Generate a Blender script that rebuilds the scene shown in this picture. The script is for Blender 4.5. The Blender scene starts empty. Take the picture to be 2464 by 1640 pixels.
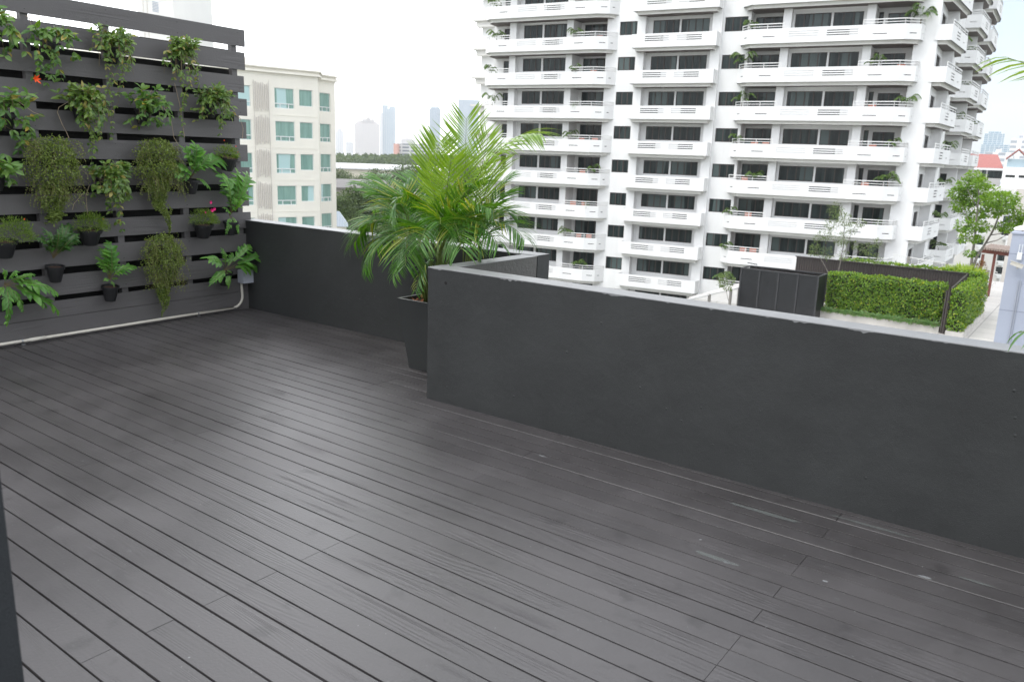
import bpy, math, random
from math import sin, cos, pi, radians, sqrt, atan2
from mathutils import Vector, Matrix, noise as mnoise
random.seed(7)
# ------------------------------------------------------------------ camera
CAM = Vector((0.0, 0.0, 1.6))
RIGHT = Vector((0.80114408, 0.59746155, 0.03475431))
DOWN = Vector((0.162249, -0.16093116, -0.9735381))
FWD = Vector((-0.57605853, 0.78558313, -0.22586659))
FPX = 1925.0
scene = bpy.context.scene
cd = bpy.data.cameras.new("camera"); cam = bpy.data.objects.new("camera", cd)
scene.collection.objects.link(cam); scene.camera = cam
mw = Matrix((( RIGHT.x, -DOWN.x, -FWD.x, CAM.x), (RIGHT.y, -DOWN.y, -FWD.y, CAM.y), (RIGHT.z, -DOWN.z, -FWD.z, CAM.z), (0, 0, 0, 1)))
cam.matrix_world = mw
cd.sensor_width = 36; cd.lens = FPX / 2464 * 36
cd.clip_start = 0.05; cd.clip_end = 14000
cd.dof.use_dof = True; cd.dof.focus_distance = 5.6; cd.dof.aperture_fstop = 5.0
# ------------------------------------------------------------------ world, sun, exposure
world = bpy.data.worlds.new("World"); scene.world = world; world.use_nodes = True
wn = world.node_tree; wn.nodes.clear()
def N(tree, kind, loc=None, **kw):
    n = tree.nodes.new(kind)
    for k, v in kw.items():
        if k in n.inputs: n.inputs[k].default_value = v
        else: setattr(n, k, v)
    return n
def L(tree, a, b): tree.links.new(a, b)
SUN_EL, SUN_AZ = radians(52), radians(205)
wo = N(wn, "ShaderNodeOutputWorld"); bg = N(wn, "ShaderNodeBackground"); bg.inputs["Strength"].default_value = 1.0
sky = N(wn, "ShaderNodeTexSky"); sky.sky_type = 'NISHITA'; sky.sun_disc = False
sky.sun_elevation = SUN_EL; sky.sun_rotation = SUN_AZ
tc = N(wn, "ShaderNodeTexCoord")
nrm = N(wn, "ShaderNodeVectorMath"); nrm.operation = 'NORMALIZE'; L(wn, tc.outputs["Generated"], nrm.inputs[0])
dot = N(wn, "ShaderNodeVectorMath"); dot.operation = 'DOT_PRODUCT'; L(wn, nrm.outputs[0], dot.inputs[0]); dot.inputs[1].default_value = Vector((-0.05, 0.98, 0.15)).normalized()
cl = N(wn, "ShaderNodeTexNoise"); cl.inputs["Scale"].default_value = 2.2; cl.inputs["Detail"].default_value = 4; L(wn, nrm.outputs[0], cl.inputs["Vector"])
m1 = N(wn, "ShaderNodeMath"); m1.operation = 'MULTIPLY_ADD'; L(wn, cl.outputs["Fac"], m1.inputs[0]); m1.inputs[1].default_value = 0.06; L(wn, dot.outputs["Value"], m1.inputs[2])
rp = N(wn, "ShaderNodeValToRGB"); L(wn, m1.outputs[0], rp.inputs[0])
e = rp.color_ramp.elements; e[0].position = 0.915; e[0].color = (1.0, 1.005, 1.01, 1); e[1].position = 1.0; e[1].color = (0.24, 0.285, 0.335, 1)
e2 = rp.color_ramp.elements.new(0.972); e2.color = (0.34, 0.335, 0.33, 1)
sk = N(wn, "ShaderNodeVectorMath"); sk.operation = 'SCALE'; L(wn, sky.outputs[0], sk.inputs[0]); sk.inputs["Scale"].default_value = 0.05
ad = N(wn, "ShaderNodeVectorMath"); ad.operation = 'ADD'; L(wn, rp.outputs[0], ad.inputs[0]); L(wn, sk.outputs[0], ad.inputs[1])
# thin bright part of the cloud deck, low over the city on the left
d2 = N(wn, "ShaderNodeVectorMath"); d2.operation = 'DOT_PRODUCT'; L(wn, nrm.outputs[0], d2.inputs[0]); d2.inputs[1].default_value = Vector((-0.80, 0.60, 0.22)).normalized()
r2 = N(wn, "ShaderNodeMapRange"); r2.interpolation_type = 'SMOOTHSTEP'; L(wn, d2.outputs["Value"], r2.inputs["Value"]); r2.inputs["From Min"].default_value = 0.72; r2.inputs["From Max"].default_value = 1.0; r2.inputs["To Max"].default_value = 1.15
a2 = N(wn, "ShaderNodeVectorMath"); a2.operation = 'ADD'; L(wn, ad.outputs[0], a2.inputs[0]); L(wn, r2.outputs[0], a2.inputs[1])
L(wn, a2.outputs[0], bg.inputs["Color"]); L(wn, bg.outputs[0], wo.inputs["Surface"])
sl = bpy.data.lights.new("sun", 'SUN'); sl.energy = 0.9; sl.angle = radians(25); sl.color = (1.0, 0.97, 0.92)
so = bpy.data.objects.new("sun", sl); scene.collection.objects.link(so)
sdir = Vector((sin(SUN_AZ) * cos(SUN_EL), cos(SUN_AZ) * cos(SUN_EL), sin(SUN_EL)))
so.rotation_euler = sdir.to_track_quat('Z', 'Y').to_euler(); so.location = (0, 0, 60)
scene.view_settings.view_transform = 'Standard'; scene.view_settings.look = 'None'
scene.view_settings.exposure = 0.90; scene.view_settings.gamma = 1.0
scene.render.engine = 'CYCLES'
scene.cycles.max_bounces = 6; scene.cycles.diffuse_bounces = 4; scene.cycles.glossy_bounces = 2
scene.cycles.transmission_bounces = 3; scene.cycles.transparent_max_bounces = 8; scene.cycles.volume_bounces = 0
scene.cycles.use_denoising = True
# ------------------------------------------------------------------ helpers
C = scene.collection
def P(px, py, r):                       # a point at horizontal range r in the direction of a photo pixel
    x = (px - 1232) / FPX; y = (py - 820) / FPX
    d = RIGHT * x + DOWN * y + FWD
    return CAM + d * (r / math.hypot(d.x, d.y))
def ray(px, py): return RIGHT * ((px - 1232) / FPX) + DOWN * ((py - 820) / FPX) + FWD
def tag(o, label=None, cat=None, group=None, kind=None):
    if label: o['label'] = label
    if cat: o['category'] = cat
    if group: o['group'] = group
    if kind: o['kind'] = kind
    return o
def empty(name, loc=(0, 0, 0), rz=0, parent=None):
    o = bpy.data.objects.new(name, None); o.empty_display_size = 0.2; C.objects.link(o)
    o.location = loc; o.rotation_euler = (0, 0, rz); o.parent = parent
    return o
def copy_tree(o, parent=None):
    c = o.copy(); C.objects.link(c); c.parent = parent
    for ch in list(o.children): copy_tree(ch, c)
    return c
class MB:
    def __init__(s): s.v = []; s.f = []; s.m = []
    def vert(s, *p): s.v.append(tuple(p[0]) if len(p) == 1 else p); return len(s.v) - 1
    def face(s, pts, m=0):
        b = len(s.v); s.v.extend(tuple(p) for p in pts); s.f.append(tuple(range(b, b + len(pts)))); s.m.append(m)
    def box(s, x0, x1, y0, y1, z0, z1, m=0, bv=0.0):
        if bv:
            # chamfered top edges
            b = len(s.v)
            s.v += [(x0, y0, z0), (x1, y0, z0), (x1, y1, z0), (x0, y1, z0), (x0, y0, z1 - bv), (x1, y0, z1 - bv), (x1, y1, z1 - bv), (x0, y1, z1 - bv),
                    (x0 + bv, y0 + bv, z1), (x1 - bv, y0 + bv, z1), (x1 - bv, y1 - bv, z1), (x0 + bv, y1 - bv, z1)]
            q = [(0, 3, 2, 1), (0, 1, 5, 4), (1, 2, 6, 5), (2, 3, 7, 6), (3, 0, 4, 7), (4, 5, 9, 8), (5, 6, 10, 9), (6, 7, 11, 10), (7, 4, 8, 11), (8, 9, 10, 11)]
        else:
            b = len(s.v)
            s.v += [(x0, y0, z0), (x1, y0, z0), (x1, y1, z0), (x0, y1, z0), (x0, y0, z1), (x1, y0, z1), (x1, y1, z1), (x0, y1, z1)]
            q = [(0, 3, 2, 1), (0, 1, 5, 4), (1, 2, 6, 5), (2, 3, 7, 6), (3, 0, 4, 7), (4, 5, 6, 7)]
        for f in q: s.f.append(tuple(b + i for i in f)); s.m.append(m)
    def prism(s, poly, z0, z1, m=0, mt=None, mbot=None):      # poly: list of (x, y)
        a = sum(poly[i][0] * poly[(i + 1) % len(poly)][1] - poly[(i + 1) % len(poly)][0] * poly[i][1] for i in range(len(poly)))
        if a < 0: poly = poly[::-1]
        n = len(poly); b = len(s.v)
        s.v += [(x, y, z0) for x, y in poly] + [(x, y, z1) for x, y in poly]
        s.f.append(tuple(b + i for i in range(n))[::-1]); s.m.append(m if mbot is None else mbot)
        s.f.append(tuple(b + n + i for i in range(n))); s.m.append(m if mt is None else mt)
        for i in range(n):
            j = (i + 1) % n; s.f.append((b + i, b + j, b + n + j, b + n + i)); s.m.append(m)
    def tube(s, pts, r, n=8, m=0, caps=True):
        rs = r if isinstance(r, (list, tuple)) else [r] * len(pts)
        b = len(s.v); up = Vector((0, 0, 1)); prev = None
        for i, p in enumerate(pts):
            p = Vector(p); a = Vector(pts[max(i - 1, 0)]); c = Vector(pts[min(i + 1, len(pts) - 1)])
            t = (c - a).normalized()
            x = t.cross(up) if prev is None else prev - t * prev.dot(t)
            if x.length < 1e-4: x = t.cross(Vector((1, 0, 0)))
            x.normalize(); prev = x; y = t.cross(x)
            for k in range(n):
                an = 2 * pi * k / n; s.v.append(tuple(p + (x * cos(an) + y * sin(an)) * rs[i]))
        for i in range(len(pts) - 1):
            for k in range(n):
                k2 = (k + 1) % n; s.f.append((b + i * n + k, b + i * n + k2, b + (i + 1) * n + k2, b + (i + 1) * n + k)); s.m.append(m)
        if caps:
            s.f.append(tuple(b + k for k in range(n))[::-1]); s.m.append(m)
            e_ = b + (len(pts) - 1) * n; s.f.append(tuple(e_ + k for k in range(n))); s.m.append(m)
    def bar(s, a, b_, w, h, m=0):                  # rectangular bar between two points (w sideways, h up)
        a = Vector(a); b_ = Vector(b_); t = (b_ - a).normalized(); up = Vector((0, 0, 1))
        x = t.cross(up)
        if x.length < 1e-4: x = Vector((1, 0, 0))
        x.normalize(); y = x.cross(t); i = len(s.v)
        for p in (a, b_):
            for sx, sy in ((-1, -1), (1, -1), (1, 1), (-1, 1)): s.v.append(tuple(p + x * (w / 2 * sx) + y * (h / 2 * sy)))
        for q in ((0, 3, 2, 1), (4, 5, 6, 7), (0, 1, 5, 4), (1, 2, 6, 5), (2, 3, 7, 6), (3, 0, 4, 7)): s.f.append(tuple(i + k for k in q)); s.m.append(m)
    def grid(s, A, B, z0, z1, th, holes, m=0, back=True):
        """upright wall from plan point A to B; outside lies to the right of A->B; th goes left (inwards); holes (s0,s1,z0,z1) along A->B"""
        A = Vector(A); B = Vector(B); Ln = (B - A).length; e_ = (B - A) / Ln; n = Vector((-e_.y, e_.x))
        holes = [h for h in holes if h[1] > h[0]]
        S = sorted({0.0, Ln} | {round(min(max(h[i], 0), Ln), 4) for h in holes for i in (0, 1)})
        Z = sorted({z0, z1} | {round(h[i], 4) for h in holes for i in (2, 3)})
        def solid(i, j):
            if i < 0 or j < 0 or i >= len(S) - 1 or j >= len(Z) - 1: return None
            cs = (S[i] + S[i + 1]) / 2; cz = (Z[j] + Z[j + 1]) / 2
            return not any(h[0] < cs < h[1] and h[2] < cz < h[3] for h in holes)
        def p3(s_, z_, d_): q = A + e_ * s_ + n * d_; return (q.x, q.y, z_)
        for j in range(len(Z) - 1):
            i = 0
            while i < len(S) - 1:
                if not solid(i, j): i += 1; continue
                k = i
                while k + 1 < len(S) - 1 and solid(k + 1, j): k += 1
                a_, b_ = S[i], S[k + 1]; c_, d_ = Z[j], Z[j + 1]
                s.face([p3(a_, c_, 0), p3(b_, c_, 0), p3(b_, d_, 0), p3(a_, d_, 0)], m)
                if back: s.face([p3(b_, c_, th), p3(a_, c_, th), p3(a_, d_, th), p3(b_, d_, th)], m)
                i = k + 1
        for i in range(len(S) - 1):
            for j in range(len(Z) - 1):
                if solid(i, j):
                    a_, b_ = S[i], S[i + 1]; c_, d_ = Z[j], Z[j + 1]
                    if solid(i - 1, j) is False or (i == 0 and back): s.face([p3(a_, c_, th), p3(a_, c_, 0), p3(a_, d_, 0), p3(a_, d_, th)], m)
                    if solid(i + 1, j) is False or (i == len(S) - 2 and back): s.face([p3(b_, c_, 0), p3(b_, c_, th), p3(b_, d_, th), p3(b_, d_, 0)], m)
                    if solid(i, j - 1) is False or (j == 0 and back): s.face([p3(a_, c_, th), p3(b_, c_, th), p3(b_, c_, 0), p3(a_, c_, 0)], m)
                    if solid(i, j + 1) is False or (j == len(Z) - 2 and back): s.face([p3(a_, d_, 0), p3(b_, d_, 0), p3(b_, d_, th), p3(a_, d_, th)], m)
    def leaf(s, p, d, nrm_, ln, w, m=0, bend=0.25, segs=2, fold=0.25):
        """a folded, bent leaf from point p along d"""
        d = Vector(d).normalized(); nn = Vector(nrm_); nn = nn - d * nn.dot(d)
        if nn.length < 1e-4: nn = d.orthogonal()
        nn.normalize(); x = d.cross(nn); b = len(s.v); p = Vector(p)
        prof = {1: [0, 1], 2: [0.0, 1.0, 0.0], 3: [0.0, 0.9, 0.85, 0.0], 4: [0.05, 0.8, 1.0, 0.65, 0.0]}[segs]
        k = len(prof) - 1; q = p.copy(); dd = d.copy()
        rows = []
        for i, wd in enumerate(prof):
            n2 = x.cross(dd).normalized() * -1
            hw = wd * w / 2
            if hw < 1e-6: rows.append([s.vert(q)])
            else: rows.append([s.vert(q - x * hw + nn * hw * fold * 2), s.vert(q), s.vert(q + x * hw + nn * hw * fold * 2)])
            dd = (dd - nn * bend / k * (1.6 if i else 0.8)).normalized(); q = q + dd * (ln / k)
        for a, c in zip(rows, rows[1:]):
            if len(a) == 1 and len(c) == 3: fs = [(a[0], c[1], c[0]), (a[0], c[2], c[1])]
            elif len(a) == 3 and len(c) == 1: fs = [(a[0], a[1], c[0]), (a[1], a[2], c[0])]
            elif len(a) == 3: fs = [(a[0], a[1], c[1], c[0]), (a[1], a[2], c[2], c[1])]
            else: fs = []
            for f in fs: s.f.append(f); s.m.append(m)
    def build(s, name, mats, parent=None, off=(0, 0, 0), smooth=False, loc=None):
        me = bpy.data.meshes.new(name); ox, oy, oz = off
        me.from_pydata([(x - ox, y - oy, z - oz) for x, y, z in s.v], [], s.f)
        mats = mats if isinstance(mats, (list, tuple)) else [mats]
        for m_ in mats: me.materials.append(m_)
        me.polygons.foreach_set("material_index", [min(i, len(mats) - 1) for i in s.m])
        if smooth: me.polygons.foreach_set("use_smooth", [True] * len(me.polygons))
        me.update()
        o = bpy.data.objects.new(name, me); C.objects.link(o); o.parent = parent
        if loc is not None: o.location = loc
        return o
# ------------------------------------------------------------------ materials
def newmat(name):
    m = bpy.data.materials.new(name); m.use_nodes = True; nt = m.node_tree; b = nt.nodes["Principled BSDF"]; return m, nt, b
def simple(name, col, rough=0.6, var=0.0, scale=3.0, bump=0.0, bscale=40, metal=0.0, spec=0.5, dirt=0.0):
    m, nt, b = newmat(name); b.inputs["Roughness"].default_value = rough; b.inputs["Metallic"].default_value = metal
    b.inputs["Specular IOR Level"].default_value = spec
    b.inputs["Base Color"].default_value = (*col, 1)
    tcn = N(nt, "ShaderNodeTexCoord")
    if var:
        n = N(nt, "ShaderNodeTexNoise"); n.inputs["Scale"].default_value = scale; n.inputs["Detail"].default_value = 6; L(nt, tcn.outputs["Object"], n.inputs["Vector"])
        r = N(nt, "ShaderNodeValToRGB"); L(nt, n.outputs["Fac"], r.inputs[0])
        r.color_ramp.elements[0].position = 0.3; r.color_ramp.elements[1].position = 0.7
        r.color_ramp.elements[0].color = (*[c * (1 - var) for c in col], 1); r.color_ramp.elements[1].color = (*[min(1, c * (1 + var)) for c in col], 1)
        out = r.outputs[0]
        if dirt:
            n2 = N(nt, "ShaderNodeTexNoise"); n2.inputs["Scale"].default_value = 0.6; n2.inputs["Detail"].default_value = 8; n2.inputs["Roughness"].default_value = 0.7
            mp = N(nt, "ShaderNodeMapping"); mp.inputs["Scale"].default_value = (1.5, 1.5, 0.25); L(nt, tcn.outputs["Object"], mp.inputs[0]); L(nt, mp.outputs[0], n2.inputs["Vector"])
            r2 = N(nt, "ShaderNodeValToRGB"); L(nt, n2.outputs["Fac"], r2.inputs[0]); r2.color_ramp.elements[0].position = 0.5; r2.color_ramp.elements[1].position = 0.75
            r2.color_ramp.elements[0].color = (0, 0, 0, 1); r2.color_ramp.elements[1].color = (dirt, dirt, dirt, 1)
            mx = N(nt, "ShaderNodeMixRGB"); mx.blend_type = 'MIX'; L(nt, r2.outputs[0], mx.inputs[0]); L(nt, out, mx.inputs[1]); mx.inputs[2].default_value = (*[c * 0.55 for c in col], 1); out = mx.outputs[0]
        L(nt, out, b.inputs["Base Color"])
    if bump:
        n = N(nt, "ShaderNodeTexNoise"); n.inputs["Scale"].default_value = bscale; n.inputs["Detail"].default_value = 5; L(nt, tcn.outputs["Object"], n.inputs["Vector"])
        bp = N(nt, "ShaderNodeBump"); bp.inputs["Strength"].default_value = bump; bp.inputs["Distance"].default_value = 0.01; L(nt, n.outputs["Fac"], bp.inputs["Height"]); L(nt, bp.outputs[0], b.inputs["Normal"])
    return m
def leafmat(name, c1, c2, c3=None, trans=0.35, rough=0.35, spec=0.5):
    """leaf colour varies leaf by leaf; thin translucent blade"""
    m, nt, b = newmat(name); geo = N(nt, "ShaderNodeNewGeometry")
    r = N(nt, "ShaderNodeValToRGB"); L(nt, geo.outputs["Random Per Island"], r.inputs[0])
    r.color_ramp.elements[0].color = (*c1, 1); r.color_ramp.elements[1].color = (*c2, 1); r.color_ramp.elements[1].position = 0.9
    if c3:
        e_ = r.color_ramp.elements.new(0.955); e_.color = (*c3, 1)
    b.inputs["Roughness"].default_value = rough; b.inputs["Specular IOR Level"].default_value = spec
    L(nt, r.outputs[0], b.inputs["Base Color"])
    t = N(nt, "ShaderNodeBsdfTranslucent"); hs = N(nt, "ShaderNodeHueSaturation"); hs.inputs["Hue"].default_value = 0.48; hs.inputs["Saturation"].default_value = 1.2; hs.inputs["Value"].default_value = 2.2
    L(nt, r.outputs[0], hs.inputs["Color"]); L(nt, hs.outputs[0], t.inputs["Color"])
    mx = N(nt, "ShaderNodeMixShader"); mx.inputs[0].default_value = trans
    L(nt, b.outputs[0], mx.inputs[1]); L(nt, t.outputs[0], mx.inputs[2]); L(nt, mx.outputs[0], nt.nodes["Material Output"].inputs["Surface"])
    return m
def woodmat(name, dark, light, rough=0.4, joist=True, axis='X', ring=18.0, bump=0.35, scuffs=True, spec=0.5):
    """painted cement board with an embossed wood grain; every board gets its own grain and tone"""
    m, nt, b = newmat(name); tcn = N(nt, "ShaderNodeTexCoord"); geo = N(nt, "ShaderNodeNewGeometry")
    off = N(nt, "ShaderNodeVectorMath"); off.operation = 'SCALE'; off.inputs[0].default_value = (37.0, 11.0, 5.0); L(nt, geo.outputs["Random Per Island"], off.inputs["Scale"])
    ad_ = N(nt, "ShaderNodeVectorMath"); ad_.operation = 'ADD'; L(nt, tcn.outputs["Object"], ad_.inputs[0]); L(nt, off.outputs[0], ad_.inputs[1])
    mp = N(nt, "ShaderNodeMapping"); mp.inputs["Scale"].default_value = (0.22, 4.0, 4.0) if axis == 'X' else (4.0, 0.22, 4.0); L(nt, ad_.outputs[0], mp.inputs[0])
    wn_ = N(nt, "ShaderNodeTexNoise"); wn_.inputs["Scale"].default_value = 1.6; wn_.inputs["Detail"].default_value = 2; wn_.inputs["Distortion"].default_value = 0.4; L(nt, mp.outputs[0], wn_.inputs["Vector"])
    mul = N(nt, "ShaderNodeMath"); mul.operation = 'MULTIPLY'; mul.inputs[1].default_value = ring * 2 * pi; L(nt, wn_.outputs["Fac"], mul.inputs[0])
    sn = N(nt, "ShaderNodeMath"); sn.operation = 'SINE'; L(nt, mul.outputs[0], sn.inputs[0])
    # grain fades in and out along the boards
    gm = N(nt, "ShaderNodeTexNoise"); gm.inputs["Scale"].default_value = 2.2; L(nt, ad_.outputs[0], gm.inputs["Vector"])
    gr = N(nt, "ShaderNodeMapRange"); gr.inputs["From Min"].default_value = 0.40; gr.inputs["From Max"].default_value = 0.62; L(nt, gm.outputs["Fac"], gr.inputs["Value"])
    gg = N(nt, "ShaderNodeMath"); gg.operation = 'MULTIPLY'; L(nt, sn.outputs[0], gg.inputs[0]); L(nt, gr.outputs[0], gg.inputs[1])
    fn = N(nt, "ShaderNodeTexNoise"); fn.inputs["Scale"].default_value = 90; fn.inputs["Detail"].default_value = 4; L(nt, ad_.outputs[0], fn.inputs["Vector"])
    sm = N(nt, "ShaderNodeMath"); sm.operation = 'MULTIPLY_ADD'; L(nt, gg.outputs[0], sm.inputs[0]); sm.inputs[1].default_value = 0.5; L(nt, fn.outputs["Fac"], sm.inputs[2])
    bp = N(nt, "ShaderNodeBump"); bp.inputs["Strength"].default_value = bump; bp.inputs["Distance"].default_value = 0.0015; L(nt, sm.outputs[0], bp.inputs["Height"]); L(nt, bp.outputs[0], b.inputs["Normal"])
    # tone: board to board, blotches
    bl = N(nt, "ShaderNodeTexNoise"); bl.inputs["Scale"].default_value = 1.3; bl.inputs["Detail"].default_value = 6; bl.inputs["Roughness"].default_value = 0.65; L(nt, tcn.outputs["Object"], bl.inputs["Vector"])
    mixv = N(nt, "ShaderNodeMath"); mixv.operation = 'MULTIPLY_ADD'; L(nt, geo.outputs["Random Per Island"], mixv.inputs[0]); mixv.inputs[1].default_value = 0.12; L(nt, bl.outputs["Fac"], mixv.inputs[2])
    r = N(nt, "ShaderNodeValToRGB"); L(nt, mixv.outputs[0], r.inputs[0]); r.color_ramp.elements[0].position = 0.36; r.color_ramp.elements[1].position = 0.74
    r.color_ramp.elements[0].color = (*dark, 1); r.color_ramp.elements[1].color = (*light, 1)
    out = r.outputs[0]
    if scuffs:
        # dried paint / dust specks and scuffs
        sp = N(nt, "ShaderNodeTexNoise"); sp.inputs["Scale"].default_value = 14; sp.inputs["Detail"].default_value = 7; sp.inputs["Roughness"].default_value = 0.75; L(nt, tcn.outputs["Object"], sp.inputs["Vector"])
        sr = N(nt, "ShaderNodeMapRange"); sr.inputs["From Min"].default_value = 0.63; sr.inputs["From Max"].default_value = 0.76; sr.inputs["To Max"].default_value = 0.5; L(nt, sp.outputs["Fac"], sr.inputs["Value"])
        mx = N(nt, "ShaderNodeMixRGB"); L(nt, sr.outputs[0], mx.inputs[0]); L(nt, out, mx.inputs[1]); mx.inputs[2].default_value = (0.20, 0.21, 0.21, 1); out = mx.outputs[0]
        s3 = N(nt, "ShaderNodeTexNoise"); s3.inputs["Scale"].default_value = 75; s3.inputs["Detail"].default_value = 2; L(nt, tcn.outputs["Object"], s3.inputs["Vector"])
        s4 = N(nt, "ShaderNodeMapRange"); s4.inputs["From Min"].default_value = 0.735; s4.inputs["From Max"].default_value = 0.78; s4.inputs["To Max"].default_value = 0.6; L(nt, s3.outputs["Fac"], s4.inputs["Value"])
        m3 = N(nt, "ShaderNodeMixRGB"); L(nt, s4.outputs[0], m3.inputs[0]); L(nt, out, m3.inputs[1]); m3.inputs[2].default_value = (0.30, 0.31, 0.31, 1); out = m3.outputs[0]
        # screw-line stains over the joists: darker damp rings where the boards meet them
        st = N(nt, "ShaderNodeTexNoise"); st.inputs["Scale"].default_value = 7; st.inputs["Detail"].default_value = 3; L(nt, tcn.outputs["Object"], st.inputs["Vector"])
        s2 = N(nt, "ShaderNodeMapRange"); s2.inputs["From Min"].default_value = 0.62; s2.inputs["From Max"].default_value = 0.70; s2.inputs["To Max"].default_value = 0.45; L(nt, st.outputs["Fac"], s2.inputs["Value"])
        m2 = N(nt, "ShaderNodeMixRGB"); L(nt, s2.outputs[0], m2.inputs[0]); L(nt, out, m2.inputs[1]); m2.inputs[2].default_value = (*[c * 0.6 for c in dark], 1); out = m2.outputs[0]
    L(nt, out, b.inputs["Base Color"])
    rr = N(nt, "ShaderNodeMapRange"); L(nt, bl.outputs["Fac"], rr.inputs["Value"]); rr.inputs["From Min"].default_value = 0.3; rr.inputs["From Max"].default_value = 0.7; rr.inputs["To Min"].default_value = rough - 0.05; rr.inputs["To Max"].default_value = rough + 0.1
    L(nt, rr.outputs[0], b.inputs["Roughness"]); b.inputs["Specular IOR Level"].default_value = spec
    return m
def stucco(name, col, rough=0.55, var=0.12, s1=260, s2=9, bump=0.35, pits=True, spec=0.4):
    m, nt, b = newmat(name); tcn = N(nt, "ShaderNodeTexCoord"); b.inputs["Roughness"].default_value = rough; b.inputs["Specular IOR Level"].default_value = spec
    a = N(nt, "ShaderNodeTexNoise"); a.inputs["Scale"].default_value = s1; a.inputs["Detail"].default_value = 3; L(nt, tcn.outputs["Object"], a.inputs["Vector"])
    c = N(nt, "ShaderNodeTexNoise"); c.inputs["Scale"].default_value = s2; c.inputs["Detail"].default_value = 6; L(nt, tcn.outputs["Object"], c.inputs["Vector"])
    h = N(nt, "ShaderNodeMath"); h.operation = 'MULTIPLY_ADD'; L(nt, a.outputs["Fac"], h.inputs[0]); h.inputs[1].default_value = 0.35; L(nt, c.outputs["Fac"], h.inputs[2])
    v = N(nt, "ShaderNodeTexVoronoi"); v.inputs["Scale"].default_value = 9; L(nt, tcn.outputs["Object"], v.inputs["Vector"])
    vr = N(nt, "ShaderNodeMapRange"); vr.inputs["From Min"].default_value = 0.02; vr.inputs["From Max"].default_value = 0.07; vr.inputs["To Min"].default_value = 0.5; vr.inputs["To Max"].default_value = 0.0; L(nt, v.outputs["Distance"], vr.inputs["Value"])
    h2 = N(nt, "ShaderNodeMath"); h2.operation = 'ADD'; L(nt, h.outputs[0], h2.inputs[0]); L(nt, vr.outputs[0], h2.inputs[1])
    bp = N(nt, "ShaderNodeBump"); bp.inputs["Strength"].default_value = bump; bp.inputs["Distance"].default_value = 0.006; L(nt, h2.outputs[0] if pits else h.outputs[0], bp.inputs["Height"]); L(nt, bp.outputs[0], b.inputs["Normal"])
    n2 = N(nt, "ShaderNodeTexNoise"); n2.inputs["Scale"].default_value = 2.0; n2.inputs["Detail"].default_value = 7; n2.inputs["Roughness"].default_value = 0.6; L(nt, tcn.outputs["Object"], n2.inputs["Vector"])
    r = N(nt, "ShaderNodeValToRGB"); L(nt, n2.outputs["Fac"], r.inputs[0]); r.color_ramp.elements[0].position = 0.3; r.color_ramp.elements[1].position = 0.72
    r.color_ramp.elements[0].color = (*[q * (1 - var) for q in col], 1); r.color_ramp.elements[1].color = (*[q * (1 + var) for q in col], 1); L(nt, r.outputs[0], b.inputs["Base Color"])
    return m
def glassmat(name, dark, light, stripes=30.0, rough=0.08, spec=0.5):
    """window glass with drawn curtains behind it"""
    m, nt, b = newmat(name); tcn = N(nt, "ShaderNodeTexCoord"); oi = N(nt, "ShaderNodeObjectInfo")
    sp = N(nt, "ShaderNodeVectorMath"); sp.operation = 'ADD'; cv = N(nt, "ShaderNodeVectorMath"); cv.operation = 'SCALE'; cv.inputs[0].default_value = (90, 0, 40); L(nt, oi.outputs["Random"], cv.inputs["Scale"])
    L(nt, tcn.outputs["Object"], sp.inputs[0]); L(nt, cv.outputs[0], sp.inputs[1])
    mp = N(nt, "ShaderNodeMapping"); mp.inputs["Scale"].default_value = (1, 0.0, 0.06); L(nt, sp.outputs[0], mp.inputs[0])
    n = N(nt, "ShaderNodeTexNoise"); n.inputs["Scale"].default_value = stripes / 4; n.inputs["Detail"].default_value = 5; n.inputs["Roughness"].default_value = 0.7; L(nt, mp.outputs[0], n.inputs["Vector"])
    r = N(nt, "ShaderNodeValToRGB"); L(nt, n.outputs["Fac"], r.inputs[0]); r.color_ramp.elements[0].position = 0.42; r.color_ramp.elements[1].position = 0.66
    r.color_ramp.elements[0].color = (*dark, 1); r.color_ramp.elements[1].color = (*light, 1)
    n2 = N(nt, "ShaderNodeTexNoise"); n2.inputs["Scale"].default_value = 0.6; n2.inputs["Detail"].default_value = 0; L(nt, mp.outputs[0], n2.inputs["Vector"])
    r2 = N(nt, "ShaderNodeMapRange"); r2.inputs["From Min"].default_value = 0.60; r2.inputs["From Max"].default_value = 0.61; L(nt, n2.outputs["Fac"], r2.inputs["Value"])
    mx = N(nt, "ShaderNodeMixRGB"); L(nt, r2.outputs[0], mx.inputs[0]); L(nt, r.outputs[0], mx.inputs[1]); mx.inputs[2].default_value = (*[min(.6, a * .3 + c * 1.3 + .03) for a, c in zip(dark, light)], 1)
    L(nt, mx.outputs[0], b.inputs["Base Color"]); b.inputs["Roughness"].default_value = rough; b.inputs["Specular IOR Level"].default_value = spec
    return m
M_ = {}
M_['deck'] = woodmat('deck_board_paint', (0.036, 0.0335, 0.0343), (0.0655, 0.0613, 0.0625), rough=0.38, ring=30, bump=0.55)
M_['slat'] = woodmat('fence_board_paint', (0.095, 0.090, 0.091), (0.110, 0.105, 0.106), rough=0.5, axis='X', ring=9, bump=0.9, scuffs=False, spec=0.35)
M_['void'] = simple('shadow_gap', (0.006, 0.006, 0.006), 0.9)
M_['wall'] = stucco('charcoal_wall_paint', (0.027, 0.0285, 0.0285), rough=0.5, var=0.2, bump=0.7)
M_['wall_rough'] = stucco('rough_render', (0.105, 0.103, 0.098), rough=0.8, s1=120, s2=40, bump=0.9)
M_['coping'] = simple('coping_paint', (0.185, 0.188, 0.19), 0.45, var=0.08, scale=6, bump=0.15, bscale=30)
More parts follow.
